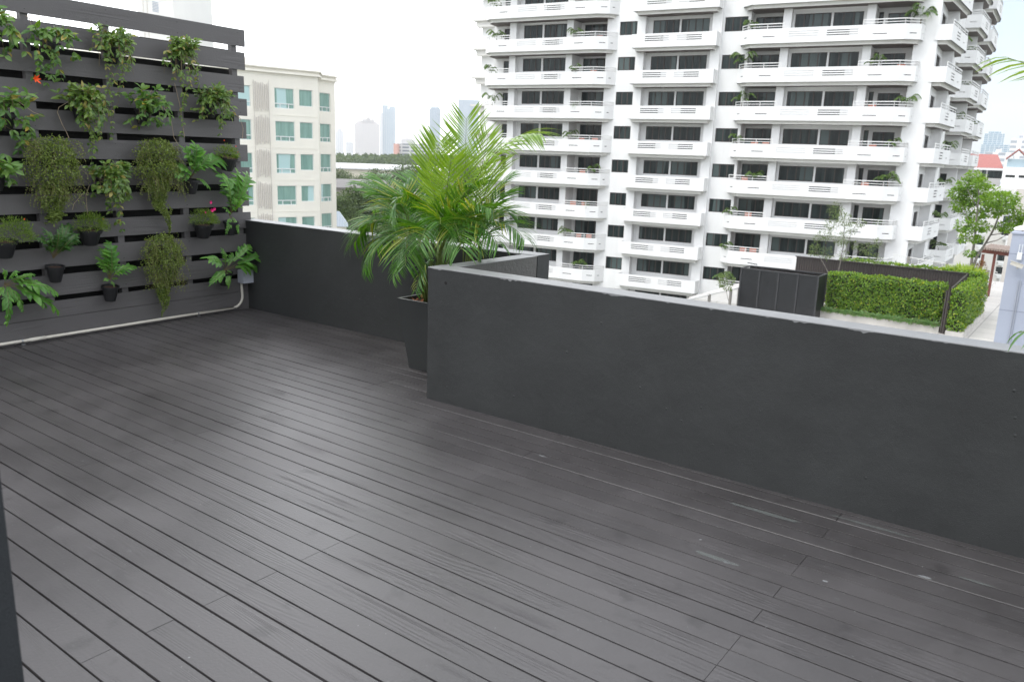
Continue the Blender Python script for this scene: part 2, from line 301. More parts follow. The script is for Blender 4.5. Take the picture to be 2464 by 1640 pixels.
M_['pillar'] = stucco('dark_pillar_paint', (0.022, 0.025, 0.028), rough=0.6, bump=0.6)
M_['pipe'] = simple('pvc_pipe', (0.56, 0.53, 0.47), 0.35, var=0.06, scale=5)
M_['jbox'] = simple('box_plastic', (0.42, 0.44, 0.50), 0.4)
M_['metal'] = simple('clip_metal', (0.45, 0.46, 0.48), 0.3, metal=1.0)
M_['planter'] = simple('planter_paint', (0.024, 0.026, 0.026), 0.5, var=0.1, bump=0.05)
M_['rim'] = simple('planter_rim', (0.22, 0.22, 0.215), 0.5)
M_['bark'] = simple('bark_chips', (0.22, 0.08, 0.035), 0.9, var=0.5, scale=40, bump=0.8, bscale=60)
M_['pot'] = simple('black_pot', (0.007, 0.007, 0.008), 0.6, bump=0.05)
M_['soil'] = simple('soil', (0.06, 0.03, 0.018), 0.95, var=0.5, scale=60, bump=0.8)
M_['palm'] = leafmat('palm_leaf', (0.030, 0.100, 0.016), (0.085, 0.20, 0.03), (0.22, 0.26, 0.05), trans=0.33, rough=0.33)
M_['palmyoung'] = leafmat('young_palm_leaf', (0.105, 0.205, 0.022), (0.18, 0.29, 0.05), trans=0.30, rough=0.35)
M_['palmstem'] = simple('palm_stem', (0.10, 0.14, 0.03), 0.5, var=0.3, scale=20)
M_['hoya'] = leafmat('trailing_leaf', (0.05, 0.115, 0.018), (0.15, 0.235, 0.045), (0.30, 0.26, 0.07), trans=0.25, rough=0.32)
M_['hoya2'] = leafmat('broad_trailing_leaf', (0.045, 0.125, 0.025), (0.13, 0.24, 0.04), (0.30, 0.24, 0.04), trans=0.25, rough=0.3)
M_['wire'] = leafmat('tiny_leaf', (0.06, 0.10, 0.018), (0.19, 0.26, 0.05), trans=0.25, rough=0.5)
M_['fern'] = leafmat('lobed_fern_leaf', (0.05, 0.16, 0.025), (0.12, 0.28, 0.045), trans=0.3, rough=0.32)
M_['ferndark'] = leafmat('dark_fern_leaf', (0.02, 0.065, 0.012), (0.045, 0.12, 0.02), trans=0.25, rough=0.3)
M_['fine'] = leafmat('needle_leaf', (0.07, 0.14, 0.016), (0.16, 0.25, 0.03), trans=0.25, rough=0.5)
M_['vine'] = simple('vine_stem', (0.14, 0.11, 0.05), 0.7)
M_['dryvine'] = simple('dry_vine_stem', (0.32, 0.25, 0.17), 0.8)
M_['pink'] = simple('pink_petal', (0.75, 0.02, 0.22), 0.5)
M_['orange'] = simple('orange_petal', (0.80, 0.10, 0.015), 0.5)
M_['white'] = simple('white_render', (0.76, 0.76, 0.755), 0.75, var=0.035, scale=0.25, dirt=0.16)
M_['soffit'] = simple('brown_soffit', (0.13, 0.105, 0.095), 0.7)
M_['band'] = simple('slab_edge_render', (0.66, 0.65, 0.62), 0.8, var=0.05, scale=0.5, dirt=0.15)
M_['glass'] = glassmat('curtained_glass', (0.006, 0.012, 0.013), (0.034, 0.052, 0.050), stripes=12, rough=0.06, spec=0.25)
M_['bronze'] = simple('bronze_frame', (0.036, 0.023, 0.019), 0.5)
M_['rail'] = simple('steel_rail', (0.72, 0.72, 0.71), 0.4)
M_['condenser'] = simple('condenser_grille', (0.05, 0.052, 0.055), 0.6)
M_['smallpalm'] = leafmat('balcony_palm_leaf', (0.03, 0.08, 0.012), (0.11, 0.18, 0.035), trans=0.25, rough=0.5)
M_['terracotta'] = simple('terracotta_seat', (0.55, 0.20, 0.13), 0.7)
M_['cream'] = simple('cream_render', (0.80, 0.77, 0.69), 0.8, var=0.04, scale=0.3, dirt=0.08)
M_['creamglass'] = glassmat('green_glass', (0.16, 0.29, 0.25), (0.27, 0.43, 0.38), stripes=14, rough=0.08)
M_['frame'] = simple('white_frame', (0.72, 0.74, 0.74), 0.5)
M_['finmetal'] = simple('fin_metal', (0.66, 0.62, 0.58), 0.6)
# ------------------------------------------------------------------ deck
FA = Vector((-6.888, 4.86)); FB = Vector((-6.80, 2.5))            # fence line (plan)
fdir = (FB - FA).normalized()
def fence_x(y): return FA.x + (y - FA.y) * (FB.x - FA.x) / (FB.y - FA.y)
dk = MB(); rnd = random.Random(3)
PITCH = 0.1075; Y0 = 3.686
JX = [-8.62, -7.06, -5.50, -3.96, -2.37, -0.80, 0.78, 2.36, 3.9]
k = -34
while Y0 + k * PITCH < 4.95:
    yb = Y0 + k * PITCH; ya = yb - PITCH
    gap = rnd.choice([0.0045, 0.006, 0.007, 0.008, 0.0095])
    if k >= -3: gap = 0.0085
    js = [x for i, x in enumerate(JX) if (i + k + (1 if rnd.random() < 0.22 else 0)) % 2 == 0]
    xs = [max(-7.2, fence_x(ya) - 0.1)] + [x for x in js if -6.6 < x < 3.4] + [3.6]
    for a, b_ in zip(xs, xs[1:]):
        dz = rnd.uniform(-0.0007, 0.0007)
        dk.box(a + 0.0008, b_ - 0.0008, ya + gap / 2, yb - gap / 2, -0.055, dz, 0, bv=(0.0021 if k in (6, 5, 3, 1, -2) else 0.0005))
    k += 1
tag(dk.build('deck', M_['deck']), kind='structure', label='dark grey timber deck of long narrow boards')
dv = MB(); dv.box(-7.3, 3.7, -0.2, 4.98, -0.16, -0.09)
tag(dv.build('deck_underlay', M_['void']), kind='structure', label='black void beneath the deck boards')
# thin paint smears left on the boards
sm_, nt, b = newmat('paint_smear'); b.inputs["Base Color"].default_value = (.17, .19, .18, 1); b.inputs["Roughness"].default_value = .5; b.inputs["Alpha"].default_value = .38
sp_, nt, b = newmat('paint_drop'); b.inputs["Base Color"].default_value = (.26, .27, .275, 1); b.inputs["Alpha"].default_value = .6
def ground_at(px, py, z=0.0):
    d = ray(px, py); return CAM + d * ((z - CAM.z) / d.z)
rnd = random.Random(12)
for (x, y, ln, wd, lb, mt) in ((1722, 1342, .20, .030, 'pale green paint smear across the deck boards, with white drops', sm_), (1835, 1232, .34, .030, 'longer grey paint smear on the boards near the parapet', sm_), (2105, 1268, .40, .020, 'thin grey smear close under the parapet foot', sm_), (2350, 1400, .13, .018, 'short pale smear by the right edge of the deck', sm_), (2225, 1388, .05, .018, 'small curved pale paint mark on the right of the deck', sp_), (1748, 1352, .030, .022, 'cluster of dried white paint drops on the green smear', sp_), (1685, 1298, .012, .010, 'single dried white paint drop on the boards', sp_), (1985, 1398, .022, .014, 'faint pale paint blot near the board joint', sp_), (1305, 1097, .05, .012, 'scratched pale mark on the boards near the parapet corner', sp_)):
    g = ground_at(x, y); m = MB(); pts = []
    for t in range(26):
        a = 2 * pi * t / 26; k_ = 1 + .28 * mnoise.noise(Vector((cos(a) * 2 + x, sin(a) * 2, y))) + (.12 * rnd.uniform(-1, 1)); sq = 1 / max(abs(cos(a)), abs(sin(a))) ** .15
        pts.append((ln / 2 * cos(a) * k_ * sq, wd / 2 * sin(a) * k_ * sq, 0))
    m.face(pts); o = m.build('paint_mark', mt); o.location = (g.x, g.y, .0016); tag(o, lb, 'paint mark')
# ------------------------------------------------------------------ parapet walls
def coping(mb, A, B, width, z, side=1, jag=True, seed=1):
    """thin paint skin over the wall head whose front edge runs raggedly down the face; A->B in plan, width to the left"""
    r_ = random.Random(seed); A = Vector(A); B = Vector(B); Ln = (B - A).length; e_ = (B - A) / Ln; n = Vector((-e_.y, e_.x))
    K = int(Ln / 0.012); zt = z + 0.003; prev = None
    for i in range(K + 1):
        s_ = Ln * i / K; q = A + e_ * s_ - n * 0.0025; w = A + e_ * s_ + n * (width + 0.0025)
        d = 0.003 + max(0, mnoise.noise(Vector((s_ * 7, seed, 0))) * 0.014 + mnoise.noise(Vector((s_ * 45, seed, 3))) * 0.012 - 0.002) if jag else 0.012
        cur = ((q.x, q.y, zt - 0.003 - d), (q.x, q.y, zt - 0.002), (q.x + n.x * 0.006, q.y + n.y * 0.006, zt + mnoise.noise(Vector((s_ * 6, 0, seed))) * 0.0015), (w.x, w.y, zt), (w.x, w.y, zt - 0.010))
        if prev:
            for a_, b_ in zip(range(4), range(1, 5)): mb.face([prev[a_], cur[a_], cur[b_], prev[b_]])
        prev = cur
WT = 0.88
def rounded_wall(mb, A, B, th, z0, z1, m=0, sub=0.05):
    A = Vector(A); B = Vector(B); Ln = (B - A).length; e_ = (B - A) / Ln; n = Vector((-e_.y, e_.x))
    for d0, d1 in ((0, th),):
        c = [A, B, B + n * th, A + n * th]; mb.prism([(p.x, p.y) for p in c], z0, z1, m)
W2A, W2B = Vector((-3.476, 3.800)), Vector((4.0, 3.888))
front = empty('parapet_wall', (-1.7, 3.87, 0)); tag(front, 'long charcoal rendered parapet in the foreground with pale worn top edge', 'wall')
w = MB(); rounded_wall(w, W2A, W2B, 0.145, -0.3, WT); w.build('wall_body', M_['wall'], front, off=(-1.7, 3.87, 0))
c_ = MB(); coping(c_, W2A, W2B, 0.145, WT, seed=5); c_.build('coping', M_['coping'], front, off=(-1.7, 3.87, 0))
hb = MB(); hp = Vector((-3.325, 3.7995, WT - 0.085))
hb.face([(hp.x + 0.011 * cos(t * pi / 5) * (1 + .2 * sin(3 * t)), hp.y + 0.0003, hp.z + 0.011 * sin(t * pi / 5)) for t in range(10)]); hb.build('drill_hole', M_['void'], front, off=(-1.7, 3.87, 0))
# back wall and the short return between them
back = empty('parapet_wall', (-5.2, 4.9, 0)); tag(back, 'dark charcoal parapet behind the potted palm, running from the slat fence', 'wall')
w = MB(); rounded_wall(w, (-7.25, 4.835), (-3.355, 4.86), 0.155, -0.3, WT + 0.003); w.build('wall_body', M_['wall'], back, off=(-5.2, 4.9, 0))
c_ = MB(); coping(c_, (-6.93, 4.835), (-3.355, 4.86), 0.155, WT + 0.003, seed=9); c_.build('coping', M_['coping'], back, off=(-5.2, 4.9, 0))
jog = empty('parapet_wall', (-3.42, 4.35, 0)); tag(jog, 'short rough rendered return wall joining the two parapets at the corner', 'wall')
w = MB(); w.prism([(-3.474, 3.955), (-3.352, 3.955), (-3.357, 4.853), (-3.482, 4.853)], -0.3, WT - 0.002); w.build('wall_body', M_['wall_rough'], jog, off=(-3.42, 4.35, 0))
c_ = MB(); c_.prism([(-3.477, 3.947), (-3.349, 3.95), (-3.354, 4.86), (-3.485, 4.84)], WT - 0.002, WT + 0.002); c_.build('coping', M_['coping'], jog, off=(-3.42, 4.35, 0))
# dark pillar at the left edge
pl = MB(); pl.box(-1.80, -1.41, 0.08, 0.50, -0.02, 2.6); o = pl.build('pillar', M_['pillar'], off=(-1.6, 0.3, 0)); o.location = (-1.6, 0.3, 0)
tag(o, 'dark plastered pillar beside the camera, its edge cut by the picture', 'pillar')
# parts of walls were built with offset: put them back at the empties
# ------------------------------------------------------------------ slat fence
fence = empty('slat_fence', (FA.x, FA.y, 0), atan2(fdir.y, fdir.x)); tag(fence, 'tall charcoal slatted timber fence hung with potted plants', 'fence')
# local frame: x runs along the fence away from the corner, +y points out over the deck
FL = 5.2
SL = [(2.512, 2.662), (2.301, 2.458), (2.092, 2.243), (1.878, 2.036), (1.664, 1.822), (1.449, 1.608), (1.234, 1.394), (1.021, 1.173), (0.806, 0.961), (0.583, 0.747), (0.356, 0.524)]
rnd = random.Random(5)
for i, (a, b_) in enumerate(SL):
    m = MB(); x0 = -0.03 + rnd.uniform(-0.012, 0.008) - (0.02 if i % 3 == 0 else 0); dy = rnd.uniform(0, 0.003)
    m.box(x0, FL, dy, 0.016 + dy, a, b_, 0)
    o = m.build('slat', M_['slat'], fence)
    s = MB()
    for xx in (0.03, 0.66, 1.30, 1.93, 2.55):
        for zz in (a + 0.03, b_ - 0.03):
            s.face([(xx + rnd.uniform(-.006, .006) + 0.003 * cos(t * pi / 3), 0.0168 + dy, zz + 0.003 * sin(t * pi / 3)) for t in range(6)])
    s.build('screws', M_['void'], o)
m = MB(); m.box(-0.02, FL, 0, 0.016, 0.18, 0.312); m.build('slat', M_['slat'], fence)
m = MB(); m.box(-0.02, FL, 0.001, 0.017, -0.01, 0.176); m.build('slat', M_['slat'], fence)
for xx in (0.065, 0.66, 1.30, 1.93, 2.55, 3.17, 3.8):
    m = MB(); m.box(xx - 0.028, xx + 0.028, -0.052, -0.0005, 0.0, 2.60); m.build('post', M_['slat'], fence)
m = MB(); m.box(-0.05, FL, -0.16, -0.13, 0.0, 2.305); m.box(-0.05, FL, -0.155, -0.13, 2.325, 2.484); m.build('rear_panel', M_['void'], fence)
def ffr(x, z, y=0.0):                                       # fence-local point to world
    n = Vector((-fdir.y, fdir.x)); q = FA + fdir * x + n * y; return Vector((q.x, q.y, z))
FN = Vector((-fdir.y, fdir.x, 0)); FU = Vector((fdir.x, fdir.y, 0))
def fence_hit(px, py, out=0.0):
    """where the sight line of a photo pixel meets the plane 'out' metres in front of the fence"""
    d = ray(px, py); a = Vector((FA.x, FA.y, 0)) + FN * out
    t = (a - CAM).dot(FN) / d.dot(FN); return CAM + d * t
# conduit, clips and junction box
cond = empty('conduit', (-6.8, 2.6, 0)); tag(cond, 'cream plastic conduit pipe running along the foot of the fence', 'pipe')
def cp(x, z): return ffr(x, z, 0.036)
pts = [cp(4.6, 0.030), cp(2.6, 0.030), cp(1.0, 0.030), cp(0.22, 0.030)]
for t in range(7):
    a = pi / 2 * t / 6; pts.append(cp(0.22 - 0.11 * sin(a), 0.030 + 0.11 * (1 - cos(a))))
pts += [cp(0.113, 0.20), cp(0.118, 0.30)]
m = MB(); m.tube([p - Vector((-6.8, 2.6, 0)) for p in pts], 0.0125, 12); m.build('pipe', M_['pipe'], cond, smooth=True)
m = MB(); a = cp(2.02, 0.030) - Vector((-6.8, 2.6, 0)); b_ = cp(2.14, 0.030) - Vector((-6.8, 2.6, 0)); m.tube([a, b_], 0.0152, 12); m.build('coupling', M_['pipe'], cond, smooth=True)
for xx in (2.20, 0.62):
    m = MB(); a = cp(xx, 0.030) - Vector((-6.8, 2.6, 0)); m.tube([a - FU * 0.006, a + FU * 0.006], 0.0162, 12); q = a - FU * 0.006
    m.box(q.x - .003, q.x + 0.012, q.y - 0.012, q.y + 0.012, 0.0, 0.012); m.build('clip', M_['metal'], cond)
jb = MB(); jb.box(-0.066, 0.066, 0, 0.092, 0, 0.130, bv=0.006)
o = jb.build('junction_box', M_['jbox'], None); o.location = ffr(0.078, 0.272, 0.018); o.rotation_euler = (0, 0, fence.rotation_euler.z)
tag(o, 'small pale blue grey square electrical box at the end of the pipe', 'junction box')
s = MB()
for zz in (0.02, 0.10):
    s.face([(-0.045 + 0.003 * cos(t * pi / 3), 0.0926, zz + 0.003 * sin(t * pi / 3)) for t in range(6)])
s.build('screws', M_['void'], o)
# ------------------------------------------------------------------ plants hung on the fence
DROP = Vector((0, 0, -1))
def rv(r): return Vector((r.gauss(0, 1), r.gauss(0, 1), r.gauss(0, 1))).normalized()
def pot_mesh(r=0.075, h=0.13, tilt=0.0):
    m = MB(); n = 18; prof = [(0.62 * r, 0), (0.80 * r, 0.005 + h * .35), (0.93 * r, h * .82), (1.08 * r, h * .82), (1.1 * r, h), (0.98 * r, h), (0.94 * r, h * .86), (0, h * .86)]
    rows = []
    for rr, z in prof:
        if rr == 0: rows.append([m.vert(0, 0, z)]); continue
        rows.append([m.vert(rr * cos(2 * pi * k / n), rr * sin(2 * pi * k / n), z) for k in range(n)])
    for i, (a, b) in enumerate(zip(rows, rows[1:])):
        for k in range(n):
            k2 = (k + 1) % n
            if len(b) == 1: m.f.append((a[k], a[k2], b[0])); m.m.append(1)
            else: m.f.append((a[k], a[k2], b[k2], b[k])); m.m.append(0)
    return m
def add_pot(root, pos, r=0.075, h=0.13, tilt=0.15):
    o = pot_mesh(r, h).build('pot', [M_['pot'], M_['soil']], root, smooth=False)
    o.location = pos; o.rotation_euler = (0, tilt, 0); return o
def hang_root(name, p, label, group='potted plants hung on the slat fence'):
    o = empty(name, p, 0); tag(o, label, 'plant', group); return o
def trail(m, r, pts, ln, w, step=0.03, mat=0, stem=1, both=True, sr=0.0013):
    m.tube(pts, sr, 4, stem, caps=False)
    for a, b in zip(pts, pts[1:]):
        a = Vector(a); b = Vector(b); n = max(1, int((b - a).length / step)); t = (b - a).normalized()
        for i in range(n):
            p = a.lerp(b, (i + r.random()) / n)
            for sgn in ((-1, 1) if both else (r.choice((-1, 1)),)):
                side = FU * sgn + FN * r.uniform(0.1, 0.9) + t * 0.5 + DROP * r.uniform(0.1, 0.9) + rv(r) * 0.3
                m.leaf(p, side, FN + Vector((0, 0, 0.6)) + rv(r) * 0.5, ln * r.uniform(.6, 1.15), w * r.uniform(.8, 1.15), mat, bend=r.uniform(.1, .6), segs=3)
def path_to(r, a, b, sag=0.0, n=7, wob=0.012):
    a = Vector(a); b = Vector(b); out = []
    for i in range(n + 1):
        t = i / n; p = a.lerp(b, t) + FN * (0.05 * sin(pi * t)) + Vector((0, 0, sag * sin(pi * t)))
        if 0 < i: p += FU * r.gauss(0, wob) + FN * r.gauss(0, wob * .5)
        out.append(p)
    return out
def leafy(name, label, cx, cy, hw, top, bot, ln, w, n, mat, trails=(), seed=0, pot=True, dens=2.0, flowers=(), depth=0.20, runner=()):
    """trailing foliage: a cushion spilling out of a pot plus hanging stems. pixel arguments give where it hangs on the fence"""
    r = random.Random(seed); c = fence_hit(cx, cy, 0.09); root = hang_root(name, c, label); S = (c - CAM).length / FPX
    up = (cy - top) * S; dn = (bot - cy) * S; hwm = hw * S; m = MB()
    n = int(n * 1.5); nst = max(10, n // 10)
    for i in range(nst):
        ang = r.uniform(-1, 1); q = Vector((0, 0, 0.02)); rad = r.uniform(.55, 1.0)
        lat = ang * hwm * 1.0 * rad; outw = depth * sqrt(max(0.05, 1 - ang * ang)) * r.uniform(.35, 1.0)
        end_z = r.choice((r.uniform(0.2, 1.0) * up, -r.uniform(0, 1) ** 1.3 * dn))
        pts = [c]; K = 6
        for t in range(1, K + 1):
            u = t / K
            pts.append(c + FU * (lat * (1 - (1 - u) ** 1.7)) + FN * (outw * sin(min(1, u * 1.25) * pi / 2)) + Vector((0, 0, (up * .75 * rad * sin(pi * min(1, u * 1.1)) if end_z < 0 else 0) + end_z * u ** (1.6 if end_z < 0 else 0.8))))
        m.tube(pts, 0.0014, 4, 1, caps=False)
        per = max(4, int(n / nst / 2))
        for k_ in range(per):
            u = r.uniform(.15, 1.0); x = u * K; a = pts[int(min(x, K - 1e-3))]; b = pts[int(min(x, K - 1e-3)) + 1]; p = a.lerp(b, x % 1)
            t = (b - a).normalized()
            for sg in (-1, 1):
                d = FU * sg * r.uniform(.5, 1) + FN * r.uniform(.0, .8) + t * .6 + Vector((0, 0, r.uniform(-.8, .35))) + rv(r) * .25
                m.leaf(p, d, FN * r.uniform(.3, 1) + Vector((0, 0, 1)) * r.uniform(.3, 1) + rv(r) * .35, ln * r.uniform(.55, 1.15), w * r.uniform(.75, 1.2), 0, bend=r.uniform(.05, .6), segs=3, fold=.18)
    for (x, y) in trails:
        s0 = c + FU * (r.uniform(-.6, .6) * hwm) + FN * r.uniform(.03, .12) + DROP * r.uniform(0, dn * .5); e_ = fence_hit(x, y, 0.05)
        s0 = s0 + FU * ((e_ - c).dot(FU) * .5)
        trail(m, r, path_to(r, s0, e_), ln * .75, w * .8, step=0.045)
    for pl_ in runner:
        pts = [fence_hit(x, y, 0.06 + 0.02 * (i % 2)) for i, (x, y) in enumerate(pl_)]
        m.tube(pts, 0.0022, 5, 2, caps=False)
    m.build('foliage', [mat, M_['vine'], M_['dryvine']], root, off=c)
    if pot: add_pot(root, Vector((-0.02, 0, -0.13)), 0.07, 0.13, 0.2)
    for (x, y, s, kind) in flowers:
        f = MB(); q = fence_hit(x, y, 0.16) - c
        for i in range(7 if kind == 'orange' else 6):
            a = 2 * pi * i / 6; d = FU * cos(a) + Vector((0, 0, sin(a))) + FN * (0.7 if kind == 'orange' else .35)
            f.leaf(q, d, FN, s * r.uniform(.8, 1.2), s * (.28 if kind == 'orange' else .75), 0, bend=-.2, segs=3)
        f.build('flower', M_[kind], root)
    return root
def wirevine(label, cx, cy, hw, top, bot, seed, tail=None, n=5600):
    r = random.Random(seed); c = fence_hit(cx, top + 25, 0.09); root = hang_root('wire_vine', c, label); S = (c - CAM).length / FPX; m = MB()
    H_ = (bot - top) * S; Wm = hw * S
    for i in range(n):
        u = r.random() ** 1.15; hwid = Wm * (min(1, 0.72 + u * 2.2) if u < .42 else (1 - (u - .42) * 1.7 if u < .72 else max(.10, .49 - (u - .72) * 1.3))) * (1 + .42 * mnoise.noise(Vector((u * 6, seed * 3, 1))))
        th = r.uniform(-1, 1); edge = r.random() ** .35
        lx = hwid * th; ox = .17 * sqrt(max(0, 1 - th * th)) * (hwid / Wm) * edge + r.uniform(0, .02)
        lx += 0.02 * mnoise.noise(Vector((u * 9, seed, th * 3)))
        z = (25 * S) - u * H_ + r.gauss(0, .012) - .03 * th * th
        if mnoise.noise(Vector((lx * 22, z * 22, seed))) < -.38 and edge > .6: continue
        p = c + FU * (lx * r.choice((1, 1, 1, 1.12))) + FN * ox + Vector((0, 0, z)); d = rv(r) + FN * .4 + DROP * .3
        m.leaf(p, d, rv(r) + FN, r.uniform(.011, .019), r.uniform(.010, .015), 0, bend=.1, segs=2, fold=.1)
    for i in range(330):
        th = r.uniform(-1, 1); z0 = 25 * S - r.random() * H_ * .7; p = c + FU * (th * Wm * .9) + FN * r.uniform(.03, .16) + Vector((0, 0, z0))
        q = [p]; d = rv(r) * .7 + FN * .4 + FU * th
        for k_ in range(r.randint(3, 7)): d = (d + DROP * .5 + rv(r) * .35).normalized(); q.append(q[-1] + d * .022)
        m.tube(q, .0007, 3, 1, caps=False)
        for z_ in q[1:]: m.leaf(z_, rv(r) + DROP * .3, rv(r) + FN, .012, .010, 0, bend=0, segs=2, fold=.1)
    if tail:
        for (x, y) in tail:
            for j in range(3):
                st = c + FU * (r.uniform(-.4, .4) * Wm) + FN * .06 + DROP * (H_ * .8); pts = path_to(r, st, fence_hit(x + r.uniform(-4, 4), y - r.uniform(0, 25), .045), n=12, wob=.006)
                m.tube(pts, .0008, 3, 1, caps=False)
                for a, b in zip(pts, pts[1:]):
                    for k_ in range(7): m.leaf(a.lerp(b, r.random()), rv(r) + DROP * .3, rv(r) + FN, .013, .010, 0, bend=0, segs=2, fold=.1)
    m.build('foliage', [M_['wire'], M_['vine']], root, off=c); add_pot(root, Vector((-0.02, 0, -0.13)), 0.060, 0.12, 0.1)
    return root
def fern(label, cx, cy, fr, seed, potat=None, mat='fern', size=1.0, potr=.066, name='hanging_fern'):
    """deeply lobed fern; fr = list of frond tip pixels"""
    r = random.Random(seed); c = fence_hit(cx, cy, 0.10); root = hang_root(name, c, label); m = MB()
    for (x, y) in fr:
        e_ = fence_hit(x, y, r.uniform(.10, .24)); L_ = (e_ - c).length; K = 8
        mid = c.lerp(e_, .5) + Vector((0, 0, L_ * r.uniform(.15, .32))) + FN * (L_ * .35)
        pts = [c * (1 - t) ** 2 + mid * (2 * t * (1 - t)) + e_ * t * t for t in [i / K for i in range(K + 1)]]
        m.tube(pts, [.0022 * (1 - .6 * i / K) for i in range(K + 1)], 5, 1, caps=False)
        fl = L_ * size
        # central blade
        prev = None
        for i in range(2, K + 1):
            t = i / K; a = pts[i]; tg = (pts[i] - pts[i - 1]).normalized(); nn = (FN * .7 + Vector((0, 0, .8))); sd = tg.cross(nn).normalized()
            wd = fl * .08 * sin(pi * min(1, (t - .1) * .95)) + .002
            cur = (m.vert(a - sd * wd), m.vert(a + nn.normalized() * -.002), m.vert(a + sd * wd))
            if prev:
                m.f.append((prev[0], prev[1], cur[1], cur[0])); m.m.append(0); m.f.append((prev[1], prev[2], cur[2], cur[1])); m.m.append(0)
            prev = cur
        for i in range(3, K + 1):
            t = i / K; tg = (pts[i] - pts[i - 1]).normalized(); nn = (FN * .7 + Vector((0, 0, .8))); sd = tg.cross(nn).normalized()
            for sg in (-1, 1):
                if r.random() < .12: continue
                ll = fl * (.10 + .22 * sin(pi * min(.97, t * .9))) * r.uniform(.75, 1.2)
                m.leaf(pts[i] - tg * .01, tg * .8 + sd * sg * .8 + DROP * .15 + rv(r) * .12, nn, ll, ll * .44, 0, bend=r.uniform(.1, .7), segs=4, fold=.1)
        m.leaf(pts[-1] - (pts[-1] - pts[-2]).normalized() * .01, (pts[-1] - pts[-2]), FN + Vector((0, 0, 1)), fl * .26, fl * .065, 0, bend=.4, segs=4, fold=.1)
    m.build('foliage', [M_[mat], M_['vine']], root, off=c)
    q = fence_hit(*(potat or (cx, cy)), 0.10) - c
    add_pot(root, q + Vector((0, 0, -0.125)), potr, .13, .12)
    return root
def cushion(label, cx, cy, hw, hh, seed, potat, flowers=(), tilt=.15, n=1500):
    """fine needle-leaved cushion plant"""
    r = random.Random(seed); c = fence_hit(cx, cy + hh * .5, .10); root = hang_root('moss_rose', c, label); S = (c - CAM).length / FPX; m = MB()
    for i in range(n):
        d = rv(r); d.z = abs(d.z) * 1.0 - .25
        if d.dot(FN) < -.3: d = d - FN * 2 * d.dot(FN)
        k_ = r.uniform(.55, 1) * (1 + .2 * mnoise.noise(d * 3 + Vector((seed, 0, 0))))
        p = c + FU * (d.dot(FU) * hw * S * k_) + FN * (d.dot(FN) * .11 * k_) + Vector((0, 0, d.z * hh * S * 1.35 * k_))
        dd = (p - c).normalized() + rv(r) * .7 + Vector((0, 0, .3))
        m.leaf(p, dd, rv(r), r.uniform(.016, .034), .0042, 0, bend=.3, segs=2, fold=.1)
    m.build('foliage', [M_['fine'], M_['vine']], root, off=c)
    add_pot(root, fence_hit(*potat, .10) - c + Vector((0, 0, -.09)), .085, .13, tilt)
    for (x, y, s, kind) in flowers:
        f = MB(); q = fence_hit(x, y, .15) - c
        for i in range(9):
            a = 2 * pi * i / 6 + .3 * r.random(); d = FU * cos(a) + Vector((0, 0, sin(a))) + FN * r.uniform(.2, .6)
            f.leaf(q, d, FN + rv(r) * .4, s, s * .8, 0, bend=-.2, segs=3)
        f.build('flower', M_[kind], root)
    return root
H1, H2 = M_['hoya'], M_['hoya2']
leafy('trailing_plant', 'broad leaved plant cut by the left edge at the top of the fence', -22, 70, 42, 20, 130, .075, .036, 55, H2, [(15, 130)], 1, depth=.24)
leafy('trailing_plant', 'loose trailing plant with one orange flower under the top slat', 118, 100, 58, 60, 145, .072, .032, 95, H2, [(85, 190), (105, 205), (150, 195), (178, 140), (110, 165)], 2, flowers=[(85, 190, .05, 'orange')], depth=.22, runner=[[(80, 75), (70, 45), (62, 38), (80, 52)]])
leafy('trailing_plant', 'dense trailing plant with long strands, centred beneath the top slat', 268, 112, 50, 72, 165, .050, .023, 420, H1, [(240, 230), (262, 285), (265, 340), (290, 230), (285, 150), (255, 250)], 3, depth=.19)
leafy('trailing_plant', 'dense pale leaved trailing plant, upper right below the top slat', 428, 130, 46, 98, 185, .052, .023, 430, H1, [(400, 215), (440, 250), (438, 330), (450, 235), (468, 205), (430, 290)], 4, depth=.2, runner=[[(420, 200), (432, 250), (440, 300), (444, 330)], [(478, 195), (466, 170)]])
leafy('trailing_plant', 'large leaved trailing plant at the left edge below the second slat', 12, 270, 58, 222, 320, .082, .037, 75, H2, [(45, 350), (75, 345), (35, 365), (90, 275)], 5, depth=.26, runner=[[(15, 240), (25, 265), (22, 290)], [(45, 245), (80, 270), (105, 280)]])
leafy('trailing_plant', 'bushy trailing plant with a bare curling runner on its left', 195, 250, 55, 210, 305, .058, .028, 380, H1, [(215, 350), (240, 335), (222, 400), (210, 315), (235, 370)], 6, depth=.21, runner=[[(165, 245), (142, 258), (138, 270), (150, 300), (160, 318), (166, 333)]])
leafy('trailing_plant', 'glossy broad leaved plant in the middle of the third row', 345, 262, 54, 222, 296, .074, .034, 120, H2, [(330, 305), (385, 300), (295, 295)], 7, depth=.22, runner=[[(395, 260), (412, 290), (418, 330), (430, 350), (444, 358)], [(350, 235), (365, 218), (372, 235)]])
leafy('trailing_plant', 'wide dark leaved plant near the right end of the third row', 505, 246, 58, 212, 285, .062, .026, 380, H1, [(525, 325), (470, 290), (545, 280), (535, 300), (458, 260)], 8, depth=.2, runner=[[(560, 270), (578, 285), (585, 310), (583, 335)]])
leafy('trailing_plant', 'leafy plant cut by the left edge beside the round wire vine', -12, 415, 38, 385, 450, .08, .037, 35, H2, [(22, 440)], 9, depth=.24)
leafy('trailing_plant', 'broad trailing plant hanging between the two wire vines', 254, 428, 50, 392, 480, .062, .031, 420, H1, [(290, 560), (285, 520), (262, 515), (215, 470), (280, 545)], 10, depth=.22, runner=[[(215, 445), (207, 470), (209, 500), (215, 540), (222, 572)], [(200, 465), (178, 490), (174, 505)]])
